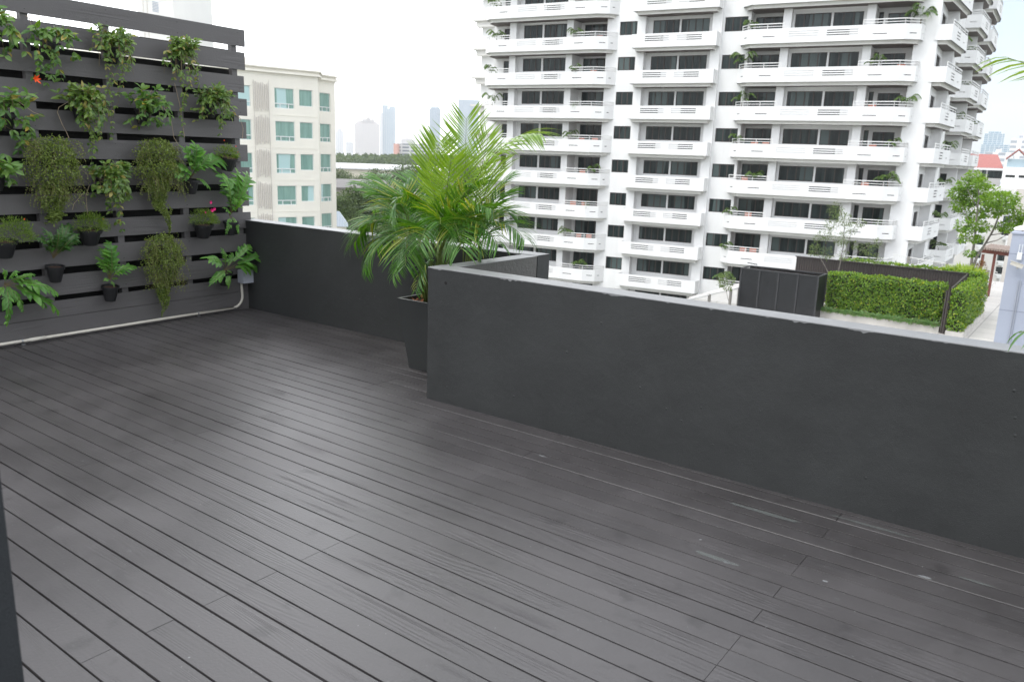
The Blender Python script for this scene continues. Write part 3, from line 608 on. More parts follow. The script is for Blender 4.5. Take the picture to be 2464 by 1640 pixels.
wirevine('big rounded wire vine on the left that tapers to a point', 113, 390, 50, 335, 500, 11, [(108, 545), (125, 530)])
wirevine('wire vine in the middle with a long thin tail hanging from it', 368, 400, 47, 342, 480, 12, [(408, 560), (404, 540), (408, 565)])
wirevine('lowest wire vine, narrow and close above the deck', 380, 600, 41, 566, 705, 13, [(386, 765), (392, 740)], n=4600)
cushion('fine leaved flowering plant in a tilted black pot high on the right', 542, 362, 31, 22, 14, (545, 385), [(539, 338, .008, 'orange'), (567, 352, .008, 'orange'), (572, 366, .007, 'orange')], tilt=.3, n=900)
cushion('wide fine leaved cushion plant at the left edge', 28, 548, 50, 38, 15, (8, 590), [(58, 527, .008, 'orange')], n=1700)
cushion('fine leaved cushion plant right of the dark fern', 217, 530, 39, 28, 16, (215, 562), [(248, 527, .008, 'orange')], n=1300)
cushion('fine leaved cushion plant with bright pink flowers', 488, 518, 37, 24, 17, (487, 548), [(506, 487, .018, 'pink'), (509, 506, .022, 'pink'), (515, 503, .018, 'pink'), (494, 511, .010, 'pink')], n=1300)
fern('lobed fern in a round black pot at the right of the fence', 457, 428, [(420, 395), (428, 435), (445, 360), (468, 372), (478, 395), (505, 452), (500, 375), (540, 380), (432, 400), (415, 415), (470, 350)], 18, (458, 432))
fern('tall lobed fern at the right edge of the fence above the box', 552, 520, [(530, 420), (535, 450), (560, 432), (595, 422), (585, 445), (550, 465), (565, 480), (540, 500), (575, 560), (545, 560), (590, 470), (570, 540), (572, 415)], 19, (553, 533), size=.85)
fern('dark fern rising on thin stalks from a hanging black pot', 128, 622, [(95, 575), (110, 555), (150, 545), (165, 540), (185, 565), (190, 580), (160, 590), (105, 590), (140, 560), (172, 555), (150, 575), (125, 570)], 20, (130, 640), mat='ferndark', size=.75)
fern('pale green fern in a black pot low on the fence', 262, 672, [(245, 600), (262, 585), (280, 620), (300, 640), (325, 640), (250, 675), (285, 670), (275, 690), (240, 640), (235, 620), (265, 640), (268, 610)], 21, (263, 688), size=.85)
fern('large arching fern above the electrical box', 540, 650, [(498, 620), (510, 680), (510, 672), (535, 600), (560, 610), (600, 590), (632, 608), (618, 640), (622, 655), (560, 660), (550, 690), (530, 660)], 22, (540, 655), size=.85)
fern('large fern with long drooping fronds at the lower left', 10, 685, [(40, 655), (60, 670), (95, 680), (135, 702), (137, 745), (55, 745), (95, 720), (18, 775), (-10, 720), (30, 715), (10, 650), (80, 660), (110, 735)], 23, (-2, 708), size=.8)
# ------------------------------------------------------------------ tall potted palm
def onY(px, py, Y): d = ray(px, py); return CAM + d * (Y / d.y)
def frond(root, off, S, T, lift, name='frond', mat='palm', L0=.34, wid=.013, n=40, twist=0.0, seed=0, fold=.75, t0=.25, droop=.5, out=None):
    fwd_ = .52 if mat == 'palmyoung' else .38
    """one feather leaf: petiole and midrib from S to T with paired leaflets"""
    r = random.Random(seed); S = Vector(S); T = Vector(T); K = 14; m = MB(); L_ = (T - S).length
    mid = S.lerp(T, .5) + Vector((0, 0, lift)) + (Vector(out) if out else Vector((0, 0, 0)))
    pt = lambda t: S * (1 - t) ** 2 + mid * (2 * t * (1 - t)) + T * t * t
    pts = [pt(i / K) for i in range(K + 1)]
    m.tube([p - Vector(off) for p in pts], [.0042 * (1 - .8 * i / K) + .0008 for i in range(K + 1)], 5, 1, caps=False)
    hd = (T - S); hd.z = 0; hd = hd.normalized() if hd.length > .05 else Vector((1, 0, 0))
    side0 = Vector((-hd.y, hd.x, 0))
    for i in range(n):
        t = t0 + (1 - t0) * (i + .5) / n; p = pt(t); tg = (pt(min(1, t + .02)) - pt(t - .02)).normalized()
        sd = (Matrix.Rotation(twist, 3, tg) @ side0); sd = (sd - tg * sd.dot(tg)).normalized(); upn = sd.cross(tg)
        if upn.z < 0: upn = -upn
        u = (t - t0) / (1 - t0); ll = L0 * (.45 + .75 * sin(pi * min(1, .12 + u * .83))) * r.uniform(.9, 1.1)
        for sg in (-1, 1):
            d = tg * (fwd_ + .75 * u) + sd * sg * 1.0 + upn * (fold * (1 - .5 * u)) + rv(r) * .09
            m.leaf(p - Vector(off), d, upn + tg * -.3, ll, wid * r.uniform(.85, 1.15), 0, bend=droop * r.uniform(.6, 1.5), segs=4, fold=.12)
    return m.build(name, [M_[mat], M_['palmstem']], root)
PB = Vector((-3.885, 4.485, 0))
palm = empty('potted_palm', PB); tag(palm, 'large bright green areca palm in a tapered dark planter behind the wall corner', 'potted palm')
def planter(root, hw, hb, h, th=.018):
    m = MB(); A = [(-hw, -hw), (hw, -hw), (hw, hw), (-hw, hw)]; B = [(-hb, -hb), (hb, -hb), (hb, hb), (-hb, hb)]; I = [(x * (hw - th) / hw, y * (hw - th) / hw) for x, y in A]
    for i in range(4):
        j = (i + 1) % 4
        m.face([(*B[i], .004), (*B[j], .004), (*A[j], h), (*A[i], h)], 0); m.face([(*A[i], h), (*A[j], h), (*I[j], h), (*I[i], h)], 1); m.face([(*I[i], h), (*I[j], h), (*I[j], h - .1), (*I[i], h - .1)], 0)
    m.face([(*p, .004) for p in B][::-1], 0)
    m.build('planter', [M_['planter'], M_['rim']], root)
    s = MB(); G = 26; r = random.Random(4); w_ = hw - th - .001
    for i in range(170):
        x, y = r.uniform(-w_, w_) * .93, r.uniform(-w_, w_) * .93; s.leaf((x, y, h - .035 + r.uniform(0, .015)), rv(r) * .6 + Vector((r.uniform(-1, 1), r.uniform(-1, 1), .2)), (0, 0, 1), .04, .022, 0, bend=.1, segs=2, fold=.05)
    s.face([(-w_, -w_, h - .035), (w_, -w_, h - .035), (w_, w_, h - .035), (-w_, w_, h - .035)], 1); s.build('bark_mulch', [M_['bark'], M_['soil']], root)
planter(palm, .275, .21, .54)
r = random.Random(11)
stems = []
for i in range(21):
    a = 2 * pi * i / 21 + r.uniform(-.2, .2); b0 = Vector((cos(a) * .09 * r.uniform(.3, 1) - .09, sin(a) * .08 * r.uniform(.4, 1) - .08, .5)); hgt = r.uniform(.28, .62)
    tp = b0 + Vector((cos(a) * r.uniform(.05, .16), sin(a) * r.uniform(.05, .14), hgt)); stems.append(tp)
    m = MB(); m.tube([b0, b0.lerp(tp, .5) + Vector((cos(a), sin(a), 0)) * -.012, tp], [.010, .008, .006], 7); m.build('stem', M_['palmstem'], palm, smooth=True)
def pf(tip, Y, lift, mat='palm', L0=.30, n=46, twist=0.0, fold=.75, t0=.28, droop=.5, wid=.0115, out=None, frm=None):
    T = onY(tip[0], tip[1], Y); k_ = min(range(len(stems)), key=lambda i: ((PB + stems[i]) - T).to_2d().length + r.uniform(0, .12)) if frm is None else frm
    return frond(palm, PB, PB + stems[k_] - Vector((0, 0, .1)), T, lift, mat=mat, L0=L0, n=int(n * .8), twist=twist, seed=int(tip[0] * 7 + tip[1]), fold=fold, t0=t0, droop=droop, wid=wid, out=out)
# tall young crown
pf((1122, 285), 4.40, .10, 'palmyoung', .27, 42, .2, .3, .35, .08, .0105)
pf((1055, 345), 4.38, .12, 'palmyoung', .25, 36, .9, .3, .35, .12, .0105)
pf((1175, 330), 4.55, .14, 'palmyoung', .25, 36, -.5, .3, .35, .12, .0105)
pf((1302, 322), 4.25, .46, 'palmyoung', .25, 44, .3, .25, .35, .7, .011)
pf((1030, 405), 4.25, .14, 'palmyoung', .25, 34, .5, .3, .35, .15, .0105)
pf((1195, 400), 4.35, .20, 'palmyoung', .25, 36, .4, .3, .32, .3, .0105)
pf((1085, 390), 4.15, .10, 'palmyoung', .26, 34, .3, .2, .35, .15, .011)
# left side
pf((872, 440), 4.45, .24, L0=.22, n=44, droop=.8)
pf((905, 420), 4.65, .22, L0=.22, n=40, droop=.7)
pf((868, 545), 4.30, .30, L0=.24, n=44, droop=.9)
pf((852, 585), 4.15, .34, L0=.26, n=46, droop=1.0)
pf((880, 640), 4.10, .42, L0=.26, n=44, droop=1.0)
pf((905, 600), 4.55, .30, L0=.26, n=40, droop=.9)
pf((945, 670), 4.05, .36, L0=.16, n=34, droop=.9)
pf((905, 470), 4.2, .26, L0=.2, n=40, droop=.8)
pf((1000, 700), 4.1, .3, L0=.14, n=26, droop=.8)
pf((890, 505), 4.75, .28, L0=.24, n=40, droop=.8)
pf((940, 520), 4.1, .34, L0=.26, n=40, droop=.9)
# right side
pf((1262, 575), 4.40, .44, L0=.24, n=44, droop=.9)
pf((1235, 520), 4.60, .34, L0=.22, n=40, droop=.8)
pf((1215, 470), 4.50, .24, L0=.22, n=40, droop=.7)
pf((1225, 430), 4.70, .20, L0=.22, n=40, droop=.6)
pf((1200, 590), 4.20, .38, L0=.22, n=40, droop=.9)
pf((1160, 610), 4.35, .34, L0=.20, n=34, droop=.8, out=(.1, 0, 0))
pf((1185, 505), 4.15, .34, L0=.24, n=40, droop=.8)
# centre, towards the viewer and behind
for (x, y, Y, l) in ((1060, 540, 3.95, .34), (1110, 600, 4.0, .40), (1010, 590, 3.98, .40), (960, 470, 4.3, .22), (1140, 450, 4.3, .2), (975, 640, 4.02, .42), (1075, 470, 4.75, .2), (1000, 420, 4.7, .18), (1150, 540, 4.6, .3), (955, 560, 4.7, .3), (1030, 500, 4.4, .22), (1110, 520, 4.3, .26)):
    pf((x, y), Y, l, L0=.25, n=38, droop=.75, twist=r.uniform(-.4, .4))
# second palm standing just outside the picture on the right; its frond tips reach in
P2 = Vector((1.05, 3.42, 0)); palm2 = empty('potted_palm', P2); tag(palm2, 'palm outside the right edge whose frond tips reach into the picture', 'potted palm')
planter(palm2, .25, .19, .5)
for i in range(7):
    a = 2 * pi * i / 7; m = MB(); m.tube([(cos(a) * .05, sin(a) * .05, .46), (cos(a) * .14, sin(a) * .14, 1.0)], [.012, .008], 7); m.build('stem', M_['palmstem'], palm2, smooth=True)
def pf2(tip, Y, lift, L0, n, seed, mat='palm'):
    T = onY(tip[0], tip[1], Y); frond(palm2, P2, P2 + Vector((-.05, 0, .95)), T, lift, mat=mat, L0=L0, n=n, seed=seed, fold=.35, droop=.7, t0=.4, wid=.012)
pf2((2425, 140), 3.3, .30, .24, 16, 1, 'palmyoung'); pf2((2452, 800), 3.25, .30, .17, 12, 2); pf2((2500, 1000), 3.1, .22, .12, 10, 3); pf2((2560, 500), 3.5, .3, .25, 36, 4); pf2((2750, 300), 3.6, .2, .3, 40, 5); pf2((2800, 800), 3.2, .3, .3, 40, 6)
for i in range(8):
    a = 2 * pi * i / 8; frond(palm2, P2, P2 + Vector((0, 0, .95)), P2 + Vector((.5 + .42 * cos(a), .3 * sin(a), 1.35 + .3 * sin(i * 2.1))), .25, L0=.22, n=36, seed=20 + i)
# ------------------------------------------------------------------ white apartment tower
TA = 0.137; TD = 69.868
def tw(u, w, z=0): v = TD + w; return Vector((cos(TA) * u - sin(TA) * v, sin(TA) * u + cos(TA) * v, z))
TO = (-23.0, 76.0, -24.0)                                  # local origin of the tower (u, v, z)
troot = empty('apartment_tower', tw(-23.0, 76.0 - TD, -24.0), TA); tag(troot, 'big white apartment tower with long slotted balconies on every floor', 'building')
Z0 = 5.116; FL_ROWS = range(-7, 6)
plan = [(-42.35, 12.0), (-42.35, 2.6), (-39.74, 2.6), (-39.74, 1.0), (-39.05, 1.0), (-39.05, 1.7), (-33.71, 1.7), (-33.71, 1.0), (-33.08, 1.0), (-33.08, 2.8), (-29.85, 2.8), (-29.85, 1.3),
        (-26.86, 1.3), (-26.86, 1.0), (-26.11, 1.0), (-26.11, 1.7), (-20.18, 1.7), (-20.18, 1.0), (-19.35, 1.0), (-19.35, 1.3), (-17.05, 1.3), (-17.05, 2.6), (-14.4, 2.6), (-14.4, 1.0), (-13.76, 1.0), (-13.76, 1.7),
        (-8.14, 1.7), (-8.14, 1.0), (-7.51, 1.0), (-7.51, 2.8), (-4.6, 2.8), (-4.6, 1.3), (-3.0, 1.3), (-2.71, 5.8), (-1.90, 5.8), (-1.90, 20.0), (-0.45, 20.0), (-0.45, 30.0), (0.5, 30.0), (0.5, 44.0), (-30, 44.0), (-42.35, 30)]
# openings: segment start vertex -> list of (u0, u1, z0, z1, kind, panes)
OPEN = {(-42.35, 2.6): [(-41.25, -40.1, 0.12, 2.50, 'balcony_door', 1)], (-39.05, 1.7): [(-38.60, -36.60, 1.38, 2.56, 'window', 3), (-36.42, -34.06, 1.38, 2.56, 'window', 4)],
        (-33.08, 2.8): [(-32.74, -29.95, 0.12, 2.56, 'balcony_door', 4)], (-29.85, 1.3): [(-28.63, -26.99, 1.27, 2.42, 'window', 3)],
        (-26.11, 1.7): [(-25.66, -23.25, 1.27, 2.46, 'window', 4), (-23.10, -20.62, 1.27, 2.46, 'window', 4)], (-19.35, 1.3): [(-19.2, -17.28, 1.22, 2.37, 'window', 3)],
        (-17.05, 2.6): [(-16.95, -14.75, 0.12, 2.45, 'balcony_door', 3)], (-13.76, 1.7): [(-13.60, -10.82, 1.20, 2.42, 'window', 4), (-10.66, -8.44, 1.17, 2.40, 'window', 3)],
        (-7.51, 2.8): [(-7.45, -7.1, 0.12, 2.44, 'balcony_door', 1), (-6.78, -5.17, 0.12, 2.33, 'balcony_door', 2)]}
body = MB()
PROTO = {}
def make_opening(kind, wd, ht, panes, seed):
    """frame + panes, local: x along the wall, y inwards, origin bottom left"""
    f = MB(); fr = 0.055
    f.box(0, wd, 0.0, .07, 0, fr); f.box(0, wd, 0.0, .07, ht - fr, ht); f.box(0, fr, 0.0, .07, fr, ht - fr); f.box(wd - fr, wd, 0.0, .07, fr, ht - fr)
    for i in range(1, panes):
        x = wd * i / panes; f.box(x - .045, x + .045, 0.005 + .01 * (i % 2), .065, fr, ht - fr)
    g = MB(); g.box(fr * .5, wd - fr * .5, .035, .045, fr * .5, ht - fr * .5)
    return f, g
for i, a in enumerate(plan):
    b_ = plan[(i + 1) % len(plan)]
    A = Vector((a[0], TD + a[1])); B = Vector((b_[0], TD + b_[1])); ops = OPEN.get(a, []); holes = []
    for rr in FL_ROWS:
        for (u0, u1, z0, z1, kind, pn) in ops: holes.append((u0 - a[0], u1 - a[0], Z0 + 3 * rr + z0, Z0 + 3 * rr + z1))
    if a == (-3.0, 1.3):
        for rr in FL_ROWS: holes.append((1.0, 3.9, Z0 + 3 * rr + .15, Z0 + 3 * rr + 2.15))
    if a == (-1.90, 20.0):
        for rr in FL_ROWS: holes.append((0.05, 0.62, Z0 + 3 * rr + .12, Z0 + 3 * rr + 2.2))
    body.grid(A, B, -24.0, 23.5, .16, holes, 0, back=False)
body.prism([(x, TD + w) for x, w in plan], 23.5, 23.9, 0)
bo = body.build('wall', M_['white'], troot, off=TO)
rnd = random.Random(21)
def put_opening(kind, A, e_, z, wd, ht, pn):
    key = (kind, round(wd, 2), round(ht, 2), pn)
    if key not in PROTO:
        f, g = make_opening(kind, wd, ht, pn, 0); fo = f.build(kind, M_['bronze'], troot); go = g.build('pane', M_['glass'], fo); PROTO[key] = (fo, go); first = True
    else:
        fo = PROTO[key][0].copy(); C.objects.link(fo); fo.parent = troot; go = PROTO[key][1].copy(); C.objects.link(go); go.parent = fo
    n = Vector((-e_.y, e_.x)); q = A + n * .085
    fo.location = (q.x - TO[0], q.y - TO[1], z - TO[2]); fo.rotation_euler = (0, 0, atan2(e_.y, e_.x)); return fo
for i, a in enumerate(plan):
    b_ = plan[(i + 1) % len(plan)]; A = Vector((a[0], TD + a[1])); B = Vector((b_[0], TD + b_[1])); e_ = (B - A).normalized()
    for rr in FL_ROWS:
        for (u0, u1, z0, z1, kind, pn) in OPEN.get(a, []):
            if rr < -6 and kind == 'window': pass
            put_opening(kind, A + e_ * (u0 - a[0]), e_, Z0 + 3 * rr + z0, u1 - u0, z1 - z0, pn)
        if a == (-3.0, 1.3) and rr >= -5: put_opening('balcony_door', A + e_ * 1.0, e_, Z0 + 3 * rr + .15, 2.9, 2.0, 3)
        if a == (-1.90, 20.0) and rr >= -5: put_opening('balcony_door', A + e_ * .05, e_, Z0 + 3 * rr + .12, .57, 2.08, 1)
def offset_path(pts, d):
    out = []
    for i, p in enumerate(pts):
        p = Vector(p); dirs = []
        if i > 0: dirs.append((p - Vector(pts[i - 1])).normalized())
        if i < len(pts) - 1: dirs.append((Vector(pts[i + 1]) - p).normalized())
        ns = [Vector((-q.y, q.x)) for q in dirs]; n = sum(ns, Vector((0, 0))).normalized(); k_ = d / max(.4, n.dot(ns[0])); out.append(p + n * k_)
    return [(p.x, p.y) for p in out]
def balcony_mesh(path, back, slots, closed=(), h=1.12):
    """path in (u, w); parapet with real slots on a slab with a set-back edge beam"""
    pts = [(u, TD + w) for u, w in path]; m = MB()
    for i in range(len(pts) - 1):
        A = Vector(pts[i]); B = Vector(pts[i + 1]); m.grid(A, B, 0.0, h, .12, slots.get(i, []), 0)
        for c in closed:
            if c[0] == i:
                e_ = (B - A).normalized(); n = Vector((-e_.y, e_.x)); q0 = A + e_ * (c[1] - .05) + n * .06; q1 = A + e_ * (c[2] + .05) + n * .06
                m.face([(q0.x, q0.y, .4), (q1.x, q1.y, .4), (q1.x, q1.y, 1.05), (q0.x, q0.y, 1.05)], 0)
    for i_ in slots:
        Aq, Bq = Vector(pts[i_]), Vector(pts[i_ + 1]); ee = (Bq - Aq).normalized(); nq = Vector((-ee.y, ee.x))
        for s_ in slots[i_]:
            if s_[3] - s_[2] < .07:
                q0, q1 = Aq + ee * (s_[0] - .02) + nq * .05, Aq + ee * (s_[1] + .02) + nq * .05; m.face([(q0.x, q0.y, s_[2] - .02), (q1.x, q1.y, s_[2] - .02), (q1.x, q1.y, s_[3] + .02), (q0.x, q0.y, s_[3] + .02)], 3)  # black plates added behind the narrow slots stand in for the shade inside
    inner = offset_path(pts, .30); lip = offset_path(pts, .01)
    bk = [(u, TD + w) for u, w in back]
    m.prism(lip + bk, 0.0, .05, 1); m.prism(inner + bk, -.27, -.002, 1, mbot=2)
    return m
def rail_mesh(path, h=1.12, top=.40):
    pts = [Vector((u, TD + w)) for u, w in path]; m = MB(); P3 = lambda q, z: (q.x, q.y, z)
    for a, b in zip(pts, pts[1:]):
        m.bar(P3(a, h + top - .03), P3(b, h + top - .03), .09, .07); m.bar(P3(a, h + .16), P3(b, h + .16), .05, .05)
        n = max(1, int((b - a).length / 1.3))
        for i in range(n + 1):
            q = a.lerp(b, i / n); m.bar(P3(q, h), P3(q, h + top - .05), .05, .05)
    return m
def vents(s0, s1): return [(s0, s1, z, z + .075) for z in (.51, .68, .85)]
A_path = [(-42.35, 1.3), (-42.2, .7), (-41.46, 0), (-30.45, 0), (-29.35, .5), (-28.75, 1.3)]
A_sl = {1: [(.3, .7, .54, .60)], 2: [(1.05, 1.95, .54, .60), (8.95, 9.88, .54, .60)] + vents(3.05, 5.10) + vents(5.76, 7.88), 3: [(.4, .95, .54, .60)], 4: [(.25, .5, .54, .60)]}
B_path = [(-26.98, 1.2), (-26.95, 0), (-19.45, 0), (-19.42, 1.2)]
B_sl = {1: vents(1.2, 3.4) + vents(4.06, 6.24)}
C_path = [(-17.72, 1.3), (-17.6, .7), (-16.8, 0), (-5.25, 0), (-4.15, .6), (-3.95, 1.3)]
C_sl = {1: [(.4, .75, .48, .54)], 2: [(1.1, 2.05, .48, .54), (9.35, 10.35, .42, .48)] + [(a, b, c - .06, d - .06) for a, b, c, d in vents(3.1, 5.4) + vents(6.0, 8.3)], 3: [(.4, .95, .42, .48)], 4: [(.3, .5, .42, .48)]}
S1 = [(-3.2, 1.22), (-2.10, 1.22), (-1.10, 8.2), (-1.12, 9.4), (-1.9, 10.2)]
S2 = [(-1.9, 15.6), (-1.6, 16.4), (-.31, 16.5), (.35, 22.0), (.33, 23.5), (-.45, 24.5)]
S3 = [(-.45, 24.9), (-.2, 25.4), (.72, 25.5), (1.34, 32.0), (1.3, 34.0), (.5, 35)]
sv = lambda a, b: [(a, b, z, z + .10) for z in (.36, .58, .80)]
KINDS_B = [
 (A_path, [(-29.9, 2.9), (-33.0, 2.9), (-33.2, 1.5), (-39.4, 1.5), (-39.8, 2.75), (-42.2, 2.75)], A_sl, [(2, 3.05, 5.10)], [[(-42.15, .85), (-41.42, .06), (-39.2, .06)], [(-32.8, .06), (-30.47, .06), (-29.42, .56), (-28.82, 1.25)]]),
 (B_path, [(-19.6, 1.8), (-26.8, 1.8)], B_sl, [], []),
 (C_path, [(-4.7, 2.9), (-7.4, 2.9), (-7.8, 1.5), (-14.1, 1.5), (-14.5, 2.7), (-16.9, 2.7)], C_sl, [(2, 3.1, 5.4)], [[(-17.55, .85), (-16.76, .06), (-14.0, .06)], [(-8.2, .06), (-5.28, .06), (-4.22, .64), (-4.02, 1.25)]]),
 (S1, [(-2.6, 9.8), (-2.78, 5.6), (-3.05, 1.5)], {1: sv(2.2, 3.7) + [(5.2, 5.7, .42, .52)]}, [], [[(-2.1, 1.6), (-1.17, 8.15)]]),
 (S2, [(-.6, 24.4), (-.6, 20.1), (-1.7, 20.1)], {1: [(.35, .85, .45, .53)], 2: [(.6, 1.0, .42, .52)] + sv(2.6, 4.6)}, [], [[(-1.2, 16.55), (-.36, 16.55), (.29, 21.9)]]),
 (S3, [(.3, 34.8), (.3, 30.1), (-.4, 30.1)], {2: [(.6, 1.1, .42, .52)] + sv(3.0, 5.2)}, [], [[(.0, 25.55), (.68, 25.6), (1.28, 31.9)]])]
bz = -TO[2]
for (path, bk, sl_, cl_, rails) in KINDS_B:
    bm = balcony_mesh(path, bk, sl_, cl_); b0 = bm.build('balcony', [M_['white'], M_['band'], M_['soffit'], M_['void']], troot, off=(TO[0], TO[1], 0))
    rl = [rail_mesh(rp_).build('railing', M_['rail'], b0, off=(TO[0], TO[1], 0)) for rp_ in rails]
    if path in (A_path, B_path, C_path):
        for (ua, ub) in {id(A_path): ((-38.3, -36.9), (-35.5, -34.3)), id(B_path): ((-25.8, -24.3), (-22.1, -20.6)), id(C_path): ((-10.8, -9.2),)}[id(path)]:
            cm = MB(); cm.box(ua, ub, TD + .22, TD + .62, .06, 1.0); cm.build('condenser', M_['condenser'], b0, off=(TO[0], TO[1], 0))
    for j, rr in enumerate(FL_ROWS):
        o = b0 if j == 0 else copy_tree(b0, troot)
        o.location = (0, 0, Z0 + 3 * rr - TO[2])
# rear wing seen as a sliver at the left
w_ = MB(); w_.box(-48.9, -42.4, TD + 11, TD + 22, -24, 26)
w_.build('rear_wing', M_['white'], troot, off=TO)
for rr in FL_ROWS:
    m = MB(); z = Z0 + 3 * rr; m.box(-49.6, -46.5, TD + 10.0, TD + 11, z - 1.3, z - 1.1); m.box(-49.2, -47.0, TD + 10.3, TD + 11, z - 1.9, z - 1.3); m.build('window_hood', M_['band'], troot, off=TO)
# balcony palms and chairs
def little_palm(seed, h=1.3, n=11, s=1.0):
    r = random.Random(seed); m = MB()
    m.tube([(0, 0, -.25), (0, 0, h * .35)], [.05, .03], 5, 1)
    for i in range(n):
        a = 2 * pi * i / n + r.uniform(-.3, .3); rad = r.uniform(.5, .95) * s; hz = h * r.uniform(.55, 1.0); S = Vector((0, 0, h * .25)); T = Vector((cos(a) * rad, sin(a) * rad * .8, hz * .75)); mid = Vector((cos(a) * rad * .45, sin(a) * rad * .4, hz * 1.25))
        pt = lambda t: S * (1 - t) ** 2 + mid * 2 * t * (1 - t) + T * t * t
        for k_ in range(12):
            t = .25 + .75 * k_ / 11; p = pt(t); tg = (pt(min(1, t + .05)) - pt(t - .05)).normalized(); sd = tg.cross(Vector((0, 0, 1))).normalized()
            for sg in (-1, 1): m.leaf(p, tg * .6 + sd * sg + Vector((0, 0, -.3)), (0, 0, 1), .30 * s * (1 - .35 * t) * r.uniform(.8, 1.2), .075, 0, bend=.6, segs=2, fold=.1)
    return m
def little_bush(seed, h=.9, s=.5):
    r = random.Random(seed); m = MB()
    for i in range(260):
        d = rv(r); p = Vector((d.x * s, d.y * s, abs(d.z) * h * .8 + .05)) * r.uniform(.5, 1)
        m.leaf(p, d + Vector((0, 0, .2)), (0, 0, 1), .12, .05, 0, bend=.4, segs=2, fold=.1)
    return m
protos = []
for i, mk in enumerate((little_palm(1, 1.5, 12, 1.0), little_palm(2, 1.2, 10, .85), little_bush(3), little_palm(4, 1.7, 8, 1.1))):
    protos.append(mk)
ORD = {5: 'highest balcony', 4: 'top visible balcony', 3: 'second balcony down', 2: 'third balcony down', 1: 'fourth balcony down', 0: 'fifth balcony down', -1: 'sixth balcony down', -2: 'seventh balcony down', -3: 'eighth balcony down', -4: 'ninth balcony down', -5: 'tenth balcony down'}
STK = {'A': 'left stack', 'C': 'wide middle stack'}
first = {}
PLN = [('A', 3, -41.3, .5, 1, 'left end'), ('A', 2, -40.9, .5, 0, 'left end'), ('A', 1, -41.6, .6, 1, 'left end'), ('A', 0, -41.2, .5, 3, 'left end'), ('A', -4, -41.3, .5, 0, 'left end'),
       ('A', 3, -30.6, .6, 2, 'right end'), ('A', 2, -32.5, .4, 0, 'right half'), ('A', 1, -32.4, .4, 1, 'right half'), ('A', 0, -32.2, .35, 2, 'right half'), ('A', -1, -32.6, .4, 1, 'right half'), ('A', -2, -30.2, .5, 1, 'right end'), ('A', -3, -30.6, .5, 2, 'right end'), ('A', -4, -32.6, .4, 0, 'right half'), ('A', -5, -30.9, .4, 0, 'right end'),
       ('C', 2, -16.9, .6, 1, 'left end'), ('C', 1, -17.2, .6, 3, 'left end'), ('C', 0, -17.0, .6, 3, 'left end'), ('C', -1, -17.1, .6, 1, 'left end'), ('C', -2, -15.3, .4, 0, 'left half'), ('C', -3, -17.2, .6, 1, 'left end'), ('C', -4, -17.2, .6, 1, 'left end'), ('C', -5, -17.0, .6, 0, 'left end'),
       ('C', 2, -4.3, .9, 0, 'right end'), ('C', 1, -6.9, .5, 1, 'right half'), ('C', 0, -4.5, .9, 0, 'right end'), ('C', -1, -5.1, .6, 1, 'right end'), ('C', -2, -5.0, .6, 0, 'right end'), ('C', -3, -5.3, .6, 2, 'right end')]
for st, rr, u, wv, pk, side in PLN:
    p = tw(u, wv, Z0 + 3 * rr + .75)
    if pk not in first: o = first[pk] = protos[pk].build('balcony_plant', [M_['smallpalm'], M_['vine']], None)
    else: o = first[pk].copy(); C.objects.link(o)
    o.location = p; o.rotation_euler = (0, 0, rnd.uniform(0, 6)); sc = rnd.uniform(1.0, 1.3) * (1.2 if (st, rr) == ('C', 2) and u > -6 else 1); o.scale = (sc, sc, sc)
    tag(o, ('small leafy palm ' if pk != 2 else 'small round bush ') + 'at the ' + side + ' of the ' + ORD[rr] + ', ' + STK[st], 'plant', 'plants on the tower balconies')
for rr, u, wv, pk, nm in ((2, -1.6, 12, 0, 'first'), (1, -.9, 19, 1, 'second'), (0, -1.2, 19, 0, 'third'), (0, .2, 27, 1, 'fourth'), (-1, -1.3, 13, 3, 'fifth'), (-2, -1.3, 14, 0, 'sixth'), (-3, -1.3, 14, 0, 'seventh'), (-3, .2, 27, 1, 'eighth'), (-4, -1.0, 18, 0, 'ninth'), (2, -.9, 18.5, 1, 'tenth')):
    o = first[pk].copy(); C.objects.link(o); o.location = tw(u, wv, Z0 + 3 * rr + .7); o.rotation_euler = (0, 0, rnd.uniform(0, 6)); o.scale = (1, 1, 1)
    dep = 'nearest' if wv < 15 else ('middle' if wv < 24 else 'farthest')
    tag(o, 'small palm on the %s, %s stack on the tower side' % (ORD[rr], dep), 'plant', 'plants on the tower balconies')
ch = MB(); ch.box(-.26, .26, -.25, .25, .38, .44); ch.box(-.26, .26, .21, .25, .44, .98); ch.box(-.28, -.24, -.25, .22, .44, .64); ch.box(.24, .28, -.25, .22, .44, .64)
for x in (-.23, .23):
    for y in (-.22, .2): ch.bar((x, y, 0), (x, y, .38), .04, .04)
c0 = None; CH = [('A', 2, -30.6), ('A', 1, -31.0), ('A', -1, -31.9), ('A', -1, -30.5), ('A', -2, -31.6), ('A', -3, -32.4), ('A', -3, -31.3), ('A', -4, -31.7), ('A', -4, -30.6), ('C', 1, -5.2), ('C', 0, -7.0), ('C', -1, -15.8), ('C', -1, -14.9), ('C', -1, -6.6), ('C', -2, -16.4), ('C', -2, -6.7), ('C', -3, -15.7), ('C', -4, -15.9), ('C', -4, -15.0), ('C', -5, -14.9)]
